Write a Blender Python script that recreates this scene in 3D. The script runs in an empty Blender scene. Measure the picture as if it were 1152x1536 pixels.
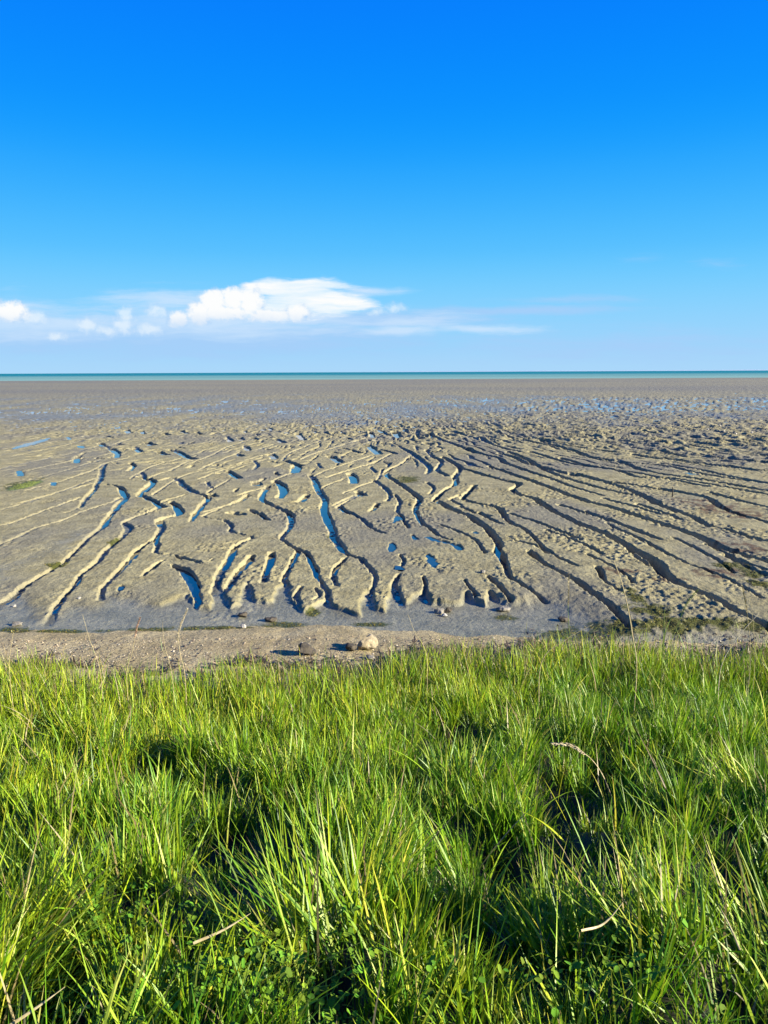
import bpy, math, random
import numpy as np
from mathutils import Vector

C = bpy.context.scene.collection
RNG = np.random.default_rng(11)
random.seed(5)
R = math.radians

# ------------------------------------------------------------------ camera
H = 3.5                       # eye height above the mud
F_PX = 1109.0                 # focal length in photo pixels (1152 x 1536)
PITCH = R(10.72)
ROLL = R(0.25)
cam_d = bpy.data.cameras.new('camera')
cam = bpy.data.objects.new('camera', cam_d)
C.objects.link(cam)
cam.location = (0, 0, H)
cam_d.sensor_fit = 'VERTICAL'
cam_d.sensor_height = 36.0
cam_d.lens = 36.0 * F_PX / 1536.0
cam_d.clip_start = 0.05
cam_d.clip_end = 120000
fwd = Vector((0, math.cos(PITCH), -math.sin(PITCH)))
up0 = Vector((0, math.sin(PITCH), math.cos(PITCH)))
rt0 = Vector((1, 0, 0))
rt = rt0 * math.cos(ROLL) - up0 * math.sin(ROLL)
up = up0 * math.cos(ROLL) + rt0 * math.sin(ROLL)
from mathutils import Matrix
M3 = Matrix((rt, up, -fwd)).transposed()
cam.rotation_euler = M3.to_euler()
bpy.context.scene.camera = cam


def ray(px, py):
    d = rt * ((px - 576) / F_PX) - up * ((py - 768) / F_PX) + fwd
    return d.normalized()


def gpt(px, py, z=0.0):
    """where the ground at height z is seen at this point of the photo"""
    d = ray(px, py)
    t = (z - H) / d.z
    return (d.x * t, d.y * t)


def ypt(px, py, y):
    d = ray(px, py)
    t = y / d.y
    return Vector((d.x * t, y, H + d.z * t))


# ------------------------------------------------------------------ noise
_PERM = np.random.default_rng(4).permutation(4096).astype(np.int32)
_PERM = np.concatenate([_PERM, _PERM])
_GA = np.random.default_rng(8).uniform(0, 2 * math.pi, 4096)
_GC, _GS = np.cos(_GA).astype(np.float32), np.sin(_GA).astype(np.float32)


def perlin(x, y, seed=0):
    x = np.asarray(x); y = np.asarray(y)
    xfl = np.floor(x); yfl = np.floor(y)
    xi = xfl.astype(np.int32) & 4095; yi = yfl.astype(np.int32) & 4095
    xf = (x - xfl).astype(np.float32); yf = (y - yfl).astype(np.float32)
    u = xf * xf * xf * (xf * (xf * 6 - 15) + 10)
    v = yf * yf * yf * (yf * (yf * 6 - 15) + 10)
    sd = (seed * 131) & 4095
    px0 = _PERM[(xi + sd) & 4095]; px1 = _PERM[(xi + 1 + sd) & 4095]

    def g(p, dx, dy):
        h = _PERM[p + ((yi + dy) & 4095)]
        return _GC[h] * (xf - dx) + _GS[h] * (yf - dy)
    n0 = g(px0, 0, 0); n0 += (g(px1, 1, 0) - n0) * u
    n1 = g(px0, 0, 1); n1 += (g(px1, 1, 1) - n1) * u
    return (n0 + (n1 - n0) * v) * 1.5


def fbm(x, y, seed=0, oct=4, gain=0.5):
    s = np.zeros(np.shape(x), dtype=np.float32); a = 1.0; f = 1.0; t = 0
    for k in range(oct):
        s += a * perlin(x * f + 17.3 * k, y * f - 9.1 * k, seed + k)
        t += a; a *= gain; f *= 2.03
    return s / t


def sstep(a, b, x):
    t = np.clip((x - a) / (b - a), 0, 1)
    return t * t * (3 - 2 * t)


# ------------------------------------------------------------------ object helpers
def tag(o, label=None, cat=None, group=None, kind=None):
    if label: o['label'] = label
    if cat: o['category'] = cat
    if group: o['group'] = group
    if kind: o['kind'] = kind
    return o


def mesh_np(name, verts, faces, mat, parent=None, smooth=True, attrs=None, col=None):
    """verts (n,3), faces (m,3|4) as numpy -> one linked mesh object"""
    me = bpy.data.meshes.new(name)
    verts = np.asarray(verts, dtype=np.float32); faces = np.asarray(faces, dtype=np.int32)
    k = faces.shape[1]
    me.vertices.add(len(verts)); me.vertices.foreach_set('co', verts.ravel())
    me.loops.add(faces.size); me.loops.foreach_set('vertex_index', faces.ravel())
    me.polygons.add(len(faces))
    me.polygons.foreach_set('loop_start', np.arange(0, faces.size, k, dtype=np.int32))
    me.polygons.foreach_set('loop_total', np.full(len(faces), k, dtype=np.int32))
    me.polygons.foreach_set('use_smooth', np.full(len(faces), smooth, dtype=bool))
    me.update(calc_edges=True)
    for an, av in (attrs or {}).items():
        a = me.attributes.new(an, 'FLOAT', 'POINT'); a.data.foreach_set('value', np.asarray(av, dtype=np.float32))
    if col is not None:
        a = me.attributes.new('tint', 'FLOAT_COLOR', 'POINT')
        c4 = np.ones((len(verts), 4), dtype=np.float32); c4[:, :3] = col
        a.data.foreach_set('color', c4.ravel())
    if mat: me.materials.append(mat)
    o = bpy.data.objects.new(name, me); C.objects.link(o)
    if parent: o.parent = parent
    return o


class Nodes:
    def __init__(self, tree):
        self.t = tree; self.n = tree.nodes; self.l = tree.links

    def new(self, typ, **kw):
        n = self.n.new(typ)
        for k, v in kw.items():
            if k.startswith('i_'):
                n.inputs[k[2:].replace('_', ' ')].default_value = v
            else:
                setattr(n, k, v)
        return n

    def link(self, a, b): self.l.new(a, b)

    def math(self, op, a, b=None, c=None, clamp=False):
        n = self.n.new('ShaderNodeMath'); n.operation = op; n.use_clamp = clamp
        for i, v in enumerate((a, b, c)):
            if v is None: continue
            if isinstance(v, (int, float)): n.inputs[i].default_value = v
            else: self.l.new(v, n.inputs[i])
        return n.outputs[0]

    def smooth(self, x, a, b, lo=0.0, hi=1.0):
        n = self.n.new('ShaderNodeMapRange'); n.interpolation_type = 'SMOOTHSTEP'
        self.l.new(x, n.inputs['Value'])
        n.inputs['From Min'].default_value = a; n.inputs['From Max'].default_value = b
        n.inputs['To Min'].default_value = lo; n.inputs['To Max'].default_value = hi
        return n.outputs['Result']

    def mix(self, f, a, b, mode='MIX'):
        n = self.n.new('ShaderNodeMix'); n.data_type = 'RGBA'; n.blend_type = mode
        if isinstance(f, (int, float)): n.inputs[0].default_value = f
        else: self.l.new(f, n.inputs[0])
        for s, v in ((6, a), (7, b)):
            if isinstance(v, tuple): n.inputs[s].default_value = (*v[:3], 1)
            else: self.l.new(v, n.inputs[s])
        return n.outputs[2]

    def noise(self, vec, scale, detail=4, rough=0.55, dist=0.0):
        n = self.n.new('ShaderNodeTexNoise')
        n.inputs['Scale'].default_value = scale; n.inputs['Detail'].default_value = detail
        n.inputs['Roughness'].default_value = rough; n.inputs['Distortion'].default_value = dist
        self.l.new(vec, n.inputs['Vector'])
        return n.outputs['Fac']

    def attr(self, name):
        n = self.n.new('ShaderNodeAttribute'); n.attribute_name = name
        return n


def material(name):
    m = bpy.data.materials.new(name); m.use_nodes = True
    N = Nodes(m.node_tree); N.n.clear()
    out = N.new('ShaderNodeOutputMaterial')
    bsdf = N.new('ShaderNodeBsdfPrincipled')
    N.link(bsdf.outputs[0], out.inputs[0])
    return m, N, bsdf, out


# ------------------------------------------------------------------ sun and sky
SUN_EL = R(21.0)
SUN_AZ = R(112.0)             # clockwise from the view direction (+Y): from the right, a little behind
sun_dir = Vector((math.sin(SUN_AZ) * math.cos(SUN_EL), math.cos(SUN_AZ) * math.cos(SUN_EL), math.sin(SUN_EL)))
sd = bpy.data.lights.new('sun', 'SUN'); sd.energy = 5.0; sd.angle = R(0.5); sd.color = (1.0, 0.90, 0.72)
so = bpy.data.objects.new('sun', sd); C.objects.link(so)
so.rotation_euler = sun_dir.to_track_quat('Z', 'Y').to_euler()

W = bpy.data.worlds.new('World'); bpy.context.scene.world = W; W.use_nodes = True
N = Nodes(W.node_tree); N.n.clear()
wout = N.new('ShaderNodeOutputWorld'); bg = N.new('ShaderNodeBackground'); N.link(bg.outputs[0], wout.inputs[0])
sky = N.new('ShaderNodeTexSky'); sky.sky_type = 'NISHITA'; sky.sun_disc = False
sky.sun_elevation = SUN_EL; sky.sun_rotation = SUN_AZ
sky.air_density = 1.0; sky.dust_density = 0.3; sky.ozone_density = 3.0
tc = N.new('ShaderNodeTexCoord'); sep = N.new('ShaderNodeSeparateXYZ'); N.link(tc.outputs['Generated'], sep.inputs[0])
SKY_STRENGTH = 0.05
EXPO = 1.7


def lin(r, g, b):
    f = lambda c: (c / 255 / 12.92) if c <= 10 else ((c / 255 + 0.055) / 1.055) ** 2.4
    return (f(r), f(g), f(b))


# clear-air colour by height above the horizon (sine of elevation)
ramp = N.new('ShaderNodeValToRGB'); N.link(sep.outputs['Z'], ramp.inputs[0])
cr = ramp.color_ramp; cr.interpolation = 'B_SPLINE'
stops = [(0.0, (172, 216, 250)), (0.03, (160, 212, 252)), (0.09, (130, 210, 255)), (0.15, (84, 194, 255)),
         (0.24, (24, 164, 255)), (0.31, (0, 146, 255)), (0.40, (0, 128, 255)), (0.55, (0, 114, 250)), (1.0, (0, 90, 220))]
while len(cr.elements) < len(stops): cr.elements.new(0.5)
for e, (p, c) in zip(cr.elements, stops): e.position = p; e.color = (*[v / 2 ** EXPO for v in lin(*c)], 1)
skyn = N.mix(1.0, sky.outputs[0], (SKY_STRENGTH,) * 3, 'MULTIPLY')
clear = N.mix(0.985, skyn, ramp.outputs[0])
# clouds: low bank over the sea, given by direction (so they stay at infinity)
yy = N.math('MAXIMUM', sep.outputs['Y'], 0.02)
cu = N.math('DIVIDE', sep.outputs['X'], yy); cv = N.math('DIVIDE', sep.outputs['Z'], yy)
comb = N.new('ShaderNodeCombineXYZ'); N.link(cu, comb.inputs[0]); N.link(cv, comb.inputs[1])


def duv(px, py):
    d = ray(px, py); return d.x / d.y, d.z / d.y


def warped(scale, amt, detail=3):
    n = N.new('ShaderNodeTexNoise'); n.inputs['Scale'].default_value = scale; n.inputs['Detail'].default_value = detail
    n.inputs['Roughness'].default_value = 0.6
    N.link(comb.outputs[0], n.inputs['Vector'])
    a = N.new('ShaderNodeVectorMath'); a.operation = 'SUBTRACT'; N.link(n.outputs['Color'], a.inputs[0]); a.inputs[1].default_value = (.5, .5, .5)
    b = N.new('ShaderNodeVectorMath'); b.operation = 'SCALE'; N.link(a.outputs[0], b.inputs[0]); b.inputs['Scale'].default_value = amt
    c = N.new('ShaderNodeVectorMath'); c.operation = 'ADD'; N.link(comb.outputs[0], c.inputs[0]); N.link(b.outputs[0], c.inputs[1])
    s = N.new('ShaderNodeSeparateXYZ'); N.link(c.outputs[0], s.inputs[0])
    return s.outputs[0], s.outputs[1], c.outputs[0]


def blobs(wu, wv, items):
    acc = None
    for (px, py, rx, ry, wgt) in items:
        u0, v0 = duv(px, py)
        dx = N.math('MULTIPLY', N.math('SUBTRACT', wu, u0), F_PX / rx)
        dy = N.math('MULTIPLY', N.math('SUBTRACT', wv, v0), F_PX / ry)
        r2 = N.math('ADD', N.math('MULTIPLY', dx, dx), N.math('MULTIPLY', dy, dy))
        v = N.math('MULTIPLY', N.math('SUBTRACT', 1.0, N.math('SQRT', r2)), wgt)
        acc = v if acc is None else N.math('MAXIMUM', acc, v)
    return acc


# cauliflower heads
def lc(r, g, b): return tuple(v / 2 ** EXPO for v in lin(r, g, b))


wu, wv, wc = warped(60.0, 0.012, 4)
puffs = blobs(wu, wv, [(322, 452, 32, 21, 1), (350, 447, 30, 20, 1), (300, 464, 24, 16, 1), (376, 450, 26, 22, 1), (335, 470, 60, 14, 1),
                       (268, 478, 20, 16, 1), (298, 476, 24, 16, 1), (446, 470, 24, 16, 1), (405, 474, 50, 13, .9),
                       (10, 468, 46, 20, 1), (-30, 466, 60, 24, 1), (-160, 470, 90, 24, 1)])
faint = blobs(wu, wv, [(190, 471, 22, 14, 1), (130, 488, 26, 17, 1), (186, 488, 34, 18, .9), (222, 494, 40, 14, .9), (160, 496, 40, 14, .8),
                       (234, 466, 24, 14, .9), (44, 476, 46, 15, 1), (594, 462, 22, 10, .9), (565, 468, 26, 9, .8), (85, 505, 24, 12, .8), (1380, 480, 120, 26, .9)])
pn = N.noise(comb.outputs[0], 90.0, 5, 0.62)
pno = N.math('MULTIPLY', N.math('SUBTRACT', pn, 0.5), 1.2)
pa = N.smooth(N.math('ADD', puffs, pno), 0.0, 0.55)
fa = N.math('MULTIPLY', N.smooth(N.math('ADD', faint, pno), -0.05, 0.8), 0.62)
# smooth anvil on the right of the heads
wu2, wv2, wc2 = warped(14.0, 0.012, 4)
anvil = blobs(wu2, wv2, [(452, 446, 92, 27, 1), (505, 458, 66, 20, 1), (415, 434, 60, 17, 1), (470, 428, 84, 11, .9), (412, 466, 90, 19, .9)])
stretch = N.new('ShaderNodeMapping'); N.link(wc2, stretch.inputs[0]); stretch.inputs['Scale'].default_value = (9, 75, 1)
an = N.noise(stretch.outputs[0], 1.0, 5, 0.62)
ano = N.math('SUBTRACT', an, 0.5)
aa = N.smooth(N.math('ADD', anvil, N.math('MULTIPLY', ano, 1.3)), -0.02, 0.5)
# thin veils and the grey-blue belt under the cloud
veil = blobs(wu2, wv2, [(330, 482, 330, 30, .9), (90, 486, 150, 30, .9), (620, 484, 110, 16, .7), (20, 480, 100, 36, .9), (270, 448, 150, 20, .8), (600, 495, 90, 10, 1), (720, 494, 120, 8, .8), (540, 436, 70, 11, .8), (200, 454, 110, 14, .5)])
va = N.math('MULTIPLY', N.smooth(N.math('ADD', veil, N.math('MULTIPLY', ano, 1.5)), -0.1, 0.9), 0.85)
belt = blobs(wu2, wv2, [(330, 505, 460, 44, 1), (560, 480, 280, 18, 1), (780, 466, 220, 10, .9), (100, 505, 330, 44, .9), (930, 520, 420, 36, .6), (950, 386, 50, 9, .25), (1075, 396, 50, 10, .28), (860, 450, 160, 9, .5)])
ba = N.math('MULTIPLY', N.smooth(N.math('ADD', belt, N.math('MULTIPLY', ano, 1.0)), 0.0, 0.8), 0.85)
front = N.smooth(sep.outputs['Y'], 0.05, 0.2)
c1 = N.mix(N.math('MULTIPLY', ba, front), clear, lc(168, 207, 249))
c2 = N.mix(N.math('MULTIPLY', va, front), c1, lc(206, 230, 254))
inner = N.noise(wc, 75.0, 4, 0.6)
ino = N.math('MULTIPLY', N.math('SUBTRACT', inner, 0.5), 1.5)
white_a = N.mix(N.smooth(an, 0.32, 0.7), lc(222, 242, 255), lc(255, 255, 254))
c3 = N.mix(N.math('MULTIPLY', aa, front), c2, white_a)
c3 = N.mix(N.math('MULTIPLY', fa, front), c3, N.mix(N.smooth(N.math('ADD', faint, ino), 0.0, 0.8), lc(170, 210, 250), lc(238, 248, 255)))
# heads: bright crowns, blue-grey towards the base
basev = N.smooth(wv, duv(576, 494)[1], duv(576, 462)[1])
white_p = N.mix(N.math('MULTIPLY', N.smooth(N.math('ADD', puffs, ino), -0.15, 0.5), N.math('ADD', N.math('MULTIPLY', basev, 0.6), 0.4)), lc(168, 208, 248), lc(253, 254, 254))
c4 = N.mix(N.math('MULTIPLY', pa, front), c3, white_p)
N.link(c4, bg.inputs['Color']); bg.inputs['Strength'].default_value = 1.0
W.cycles.sampling_method = 'MANUAL'; W.cycles.sample_map_resolution = 128

# ------------------------------------------------------------------ the creeks traced on the mud
# each: points (x, y in the photo, width) put down on the ground plane; depth in metres
CREEKS = [
    # steps and thin rills of the left part
    (0.055, [(-60, 786, 5), (0, 766, 5), (35, 755, 5), (75, 742, 5), (110, 730, 5), (150, 715, 5)]),
    (0.06, [(-60, 806, 5), (0, 789, 5), (25, 782, 6), (60, 768, 5), (105, 752, 5), (122, 746, 5)]),
    (0.13, [(122, 760, 7), (126, 752, 9), (132, 744, 9), (142, 732, 7), (150, 718, 9), (153, 704, 8), (158, 696, 5)]),
    (0.065, [(-60, 840, 5), (0, 816, 5), (30, 804, 6), (60, 790, 5), (100, 778, 5), (130, 765, 5), (170, 752, 6), (180, 746, 8)]),
    (0.05, [(-40, 748, 4), (0, 733, 4), (40, 722, 4), (90, 708, 4), (150, 690, 4), (190, 680, 4)]),
    (0.045, [(-40, 718, 4), (0, 703, 4), (50, 692, 4), (110, 678, 4), (160, 667, 4)]),
    (0.045, [(-40, 690, 4), (0, 683, 4), (60, 672, 4), (130, 660, 4), (180, 650, 4)]),
    (0.05, [(75, 765, 4), (100, 768, 4), (125, 758, 5)]),
    (0.13, [(180, 730, 9), (187, 745, 12), (178, 757, 12), (173, 765, 10), (162, 776, 8), (156, 787, 13), (148, 795, 9), (132, 806, 10), (124, 816, 9), (110, 829, 9), (96, 842, 9), (80, 852, 9), (60, 864, 9), (40, 876, 10), (20, 892, 16), (-10, 908, 20)]),
    (0.12, [(208, 740, 8), (222, 748, 10), (240, 758, 12), (225, 766, 5), (205, 774, 5), (187, 783, 10), (193, 791, 14), (184, 803, 10), (171, 815, 10), (160, 824, 9), (150, 838, 12), (139, 848, 9), (122, 861, 9), (111, 878, 9), (99, 890, 10), (84, 908, 13), (72, 930, 16)]),
    (0.13, [(256, 752, 8), (264, 758, 12), (269, 771, 12), (252, 775, 6), (239, 780, 14), (243, 792, 12), (235, 805, 9), (234, 820, 9), (236, 829, 6), (260, 831, 5), (272, 836, 10), (288, 840, 10), (304, 843, 6)]),
    (0.12, [(232, 806, 5), (220, 815, 5), (205, 826, 11), (198, 835, 13), (188, 846, 12), (177, 857, 12), (165, 870, 11), (155, 882, 9), (150, 896, 10)]),
    (0.13, [(240, 720, 6), (262, 716, 8), (276, 729, 11), (292, 738, 10), (312, 745, 9), (305, 756, 10), (294, 769, 9), (286, 782, 7)]),
    (0.09, [(248, 839, 5), (238, 845, 9), (225, 854, 9), (213, 864, 6)]),
    (0.15, [(258, 846, 8), (272, 852, 16), (284, 864, 20), (292, 880, 16), (297, 905, 12)]),
    (0.10, [(372, 742, 11), (362, 750, 10), (345, 757, 4), (322, 766, 4), (306, 774, 5), (322, 777, 5), (338, 780, 7), (347, 788, 8), (346, 797, 8), (365, 802, 6), (379, 806, 6), (362, 813, 8), (352, 821, 11), (346, 834, 13), (337, 848, 16), (329, 864, 15), (321, 888, 12)]),
    (0.13, [(402, 728, 8), (394, 740, 9), (392, 749, 9), (409, 758, 9), (425, 765, 10), (437, 771, 11), (436, 785, 10), (430, 796, 9), (422, 806, 9), (430, 814, 7), (445, 822, 8), (459, 828, 8), (466, 841, 9), (472, 852, 9), (476, 864, 9), (484, 876, 9), (491, 888, 9), (494, 906, 9)]),
    (0.11, [(449, 824, 7), (446, 830, 8), (438, 843, 10), (431, 856, 9), (424, 872, 9)]),
    (0.14, [(466, 712, 9), (472, 722, 11), (479, 738, 12), (487, 750, 11), (485, 762, 12), (490, 776, 13), (496, 790, 13), (501, 805, 13), (509, 818, 14), (516, 828, 11), (527, 833, 8), (539, 836, 9), (549, 846, 9), (557, 855, 10), (563, 868, 8), (558, 884, 8), (552, 902, 8)]),
    (0.11, [(518, 836, 7), (509, 846, 10), (501, 857, 9), (501, 868, 9), (506, 878, 8)]),
    (0.10, [(378, 834, 12), (370, 845, 16), (358, 856, 13), (347, 872, 13), (338, 886, 12)]),
    (0.10, [(408, 829, 10), (404, 845, 13), (399, 860, 11), (394, 874, 12)]),
    (0.09, [(375, 764, 8), (390, 771, 9), (402, 780, 8)]),
    (0.11, [(346, 768, 5), (354, 770, 12), (361, 770, 7)]),
    (0.10, [(460, 742, 9), (452, 751, 14), (440, 753, 7)]),
    (0.10, [(546, 738, 9), (538, 742, 9), (520, 752, 4), (506, 760, 6), (514, 765, 7), (526, 772, 6)]),
    (0.09, [(566, 755, 7), (560, 763, 10), (554, 766, 6)]),
    (0.13, [(588, 664, 5), (600, 671, 6), (618, 681, 8), (630, 690, 9), (645, 703, 10), (640, 712, 6)]),
    (0.13, [(616, 684, 6), (606, 694, 6), (586, 703, 6), (578, 711, 9), (590, 720, 7), (604, 729, 9), (619, 740, 10), (629, 750, 10), (622, 765, 8), (627, 776, 8), (633, 786, 8), (645, 794, 7), (660, 805, 6), (677, 813, 5)]),
    (0.15, [(664, 688, 8), (680, 697, 9), (690, 705, 8), (682, 716, 9), (684, 726, 8), (664, 740, 8), (653, 752, 11), (665, 759, 10), (681, 768, 11), (700, 775, 11), (716, 786, 13), (731, 796, 12), (741, 808, 13), (748, 820, 11), (746, 830, 12), (754, 841, 14), (758, 852, 11), (764, 868, 10), (780, 880, 8), (800, 891, 7), (818, 902, 8)]),
    (0.13, [(712, 731, 9), (704, 739, 8), (694, 750, 9), (710, 757, 9), (734, 762, 10), (749, 767, 11), (756, 778, 9), (766, 789, 8), (785, 797, 7), (800, 810, 7), (810, 822, 7), (826, 834, 6), (846, 846, 6), (866, 856, 6)]),
    (0.17, [(690, 705, 8), (712, 711, 9), (730, 717, 9), (755, 724, 9), (778, 729, 10), (768, 738, 8), (778, 746, 10), (800, 752, 11), (815, 762, 13), (832, 772, 11), (850, 781, 12), (872, 792, 14), (900, 802, 15), (925, 815, 15), (950, 830, 15), (970, 841, 16), (986, 852, 20), (996, 868, 18), (1016, 881, 17), (1042, 892, 16), (1076, 907, 16), (1110, 926, 15), (1160, 950, 15)]),
    (0.18, [(735, 703, 8), (760, 712, 10), (786, 721, 10), (820, 733, 11), (845, 744, 11), (866, 751, 12), (886, 758, 12), (920, 766, 14), (950, 776, 14), (985, 788, 15), (1020, 800, 16), (1050, 811, 16), (1080, 826, 16), (1112, 838, 15), (1180, 856, 15)]),
    (0.12, [(1084, 838, 9), (1110, 850, 10), (1140, 866, 11), (1180, 882, 12)]),
    (0.12, [(794, 830, 8), (802, 838, 13), (814, 849, 9), (828, 858, 10), (846, 867, 11), (870, 881, 13), (896, 901, 14), (920, 920, 13), (944, 942, 13)]),
    (0.08, [(910, 790, 6), (940, 805, 8), (962, 814, 6)]),
    (0.10, [(940, 829, 6), (956, 842, 8), (978, 856, 8)]),
    (0.08, [(895, 856, 8), (900, 864, 11), (906, 876, 6), (930, 892, 6)]),
    (0.16, [(864, 714, 10), (900, 724, 11), (938, 737, 11), (965, 748, 13), (985, 760, 13), (1010, 770, 13), (1040, 781, 12), (1064, 795, 12), (1090, 800, 10), (1126, 812, 12), (1180, 824, 12)]),
    (0.14, [(990, 736, 9), (1030, 744, 10), (1060, 751, 11), (1080, 765, 11), (1096, 772, 11), (1120, 780, 11), (1180, 796, 11)]),
    (0.13, [(1064, 743, 8), (1090, 750, 9), (1120, 758, 10), (1180, 772, 10)]),
    (0.16, [(700, 674, 8), (720, 683, 9), (748, 690, 9), (756, 697, 9), (780, 706, 10), (812, 717, 9), (840, 727, 8), (864, 736, 7), (905, 748, 6)]),
    (0.16, [(750, 683, 9), (775, 690, 10), (790, 698, 11), (822, 706, 11), (864, 718, 10)]),
    (0.15, [(795, 680, 9), (830, 691, 10), (864, 700, 10), (900, 705, 9), (950, 712, 9), (1000, 722, 9), (1060, 734, 8)]),
    (0.15, [(808, 662, 8), (830, 670, 9), (864, 680, 10), (892, 691, 10), (930, 696, 10), (956, 706, 11), (990, 714, 11), (1040, 721, 11), (1090, 729, 11), (1180, 746, 11)]),
    (0.14, [(990, 698, 9), (1040, 706, 10), (1090, 717, 10), (1130, 725, 10), (1190, 735, 10)]),
    (0.12, [(950, 684, 8), (1010, 692, 8), (1080, 701, 9), (1180, 714, 9)]),
    (0.12, [(870, 652, 7), (920, 661, 8), (970, 669, 8), (1010, 676, 8), (1060, 686, 8), (1180, 702, 8)]),
    (0.12, [(716, 656, 7), (726, 662, 8), (736, 668, 7)]),
    (0.10, [(396, 718, 6), (388, 722, 6), (378, 728, 5)]),
    (0.11, [(112, 686, 6), (116, 692, 7)]), (0.10, [(148, 664, 6), (158, 668, 6), (176, 682, 7)]),
    (0.11, [(195, 694, 5), (200, 700, 6), (192, 706, 5)]), (0.11, [(202, 670, 6), (210, 676, 6)]),
    (0.12, [(218, 664, 6), (226, 668, 6)]), (0.12, [(262, 674, 6), (276, 683, 8), (284, 688, 6)]),
    (0.12, [(212, 708, 6), (218, 718, 8), (230, 724, 7), (218, 738, 6)]),
    (0.11, [(340, 654, 5), (346, 660, 5)]), (0.11, [(366, 668, 5), (372, 674, 5)]), (0.11, [(416, 658, 7), (424, 664, 6)]),
    (0.11, [(404, 682, 6), (412, 686, 5)]), (0.11, [(446, 652, 5), (454, 660, 6)]), (0.11, [(326, 696, 6), (332, 700, 5)]),
]
RILLS = [   # thin lit steps
    [(292, 690), (280, 693), (257, 705), (243, 709), (225, 716)], [(273, 687), (233, 698), (210, 709), (196, 718)], [(193, 687), (158, 695), (145, 703), (120, 712), (90, 722), (40, 735)],
    [(172, 679), (150, 684), (123, 687), (90, 695), (40, 706), (0, 714)], [(150, 668), (130, 674), (100, 682), (50, 692)], [(242, 655), (203, 657), (175, 665), (160, 669)],
    [(193, 643), (150, 650), (117, 656), (80, 663), (30, 674)], [(143, 657), (110, 665), (80, 672), (20, 684)], [(292, 655), (250, 657)], [(130, 645), (90, 651), (40, 660)],
    [(402, 688), (352, 700), (325, 709), (300, 718)], [(325, 702), (292, 708), (267, 717), (243, 733), (228, 742)], [(375, 660), (342, 670), (317, 683), (292, 692)],
    [(362, 677), (322, 694), (300, 704)], [(484, 660), (442, 676), (430, 683), (424, 690)], [(435, 675), (399, 682), (370, 690)], [(411, 666), (388, 674), (374, 676)],
    [(556, 655), (500, 672), (470, 681), (452, 689)], [(561, 682), (500, 702), (480, 710), (468, 716)], [(587, 681), (557, 695), (514, 708), (490, 716)], [(590, 656), (559, 662), (540, 668)],
    [(278, 742), (245, 752), (232, 757)], [(142, 725), (100, 735), (60, 746), (20, 757)], [(342, 720), (325, 730), (312, 738)], [(355, 752), (330, 761), (307, 768)], [(437, 710), (420, 716), (409, 723)],
    [(409, 728), (372, 738), (357, 743)], [(574, 703), (567, 718), (545, 727), (531, 733), (515, 740)], [(532, 743), (515, 751), (501, 758)], [(517, 718), (487, 730), (476, 738)], [(240, 762), (205, 774), (187, 783)]]
CREEKS += [(0.095, [(x_, y_, 4.4) for x_, y_ in q]) for q in RILLS]
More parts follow.
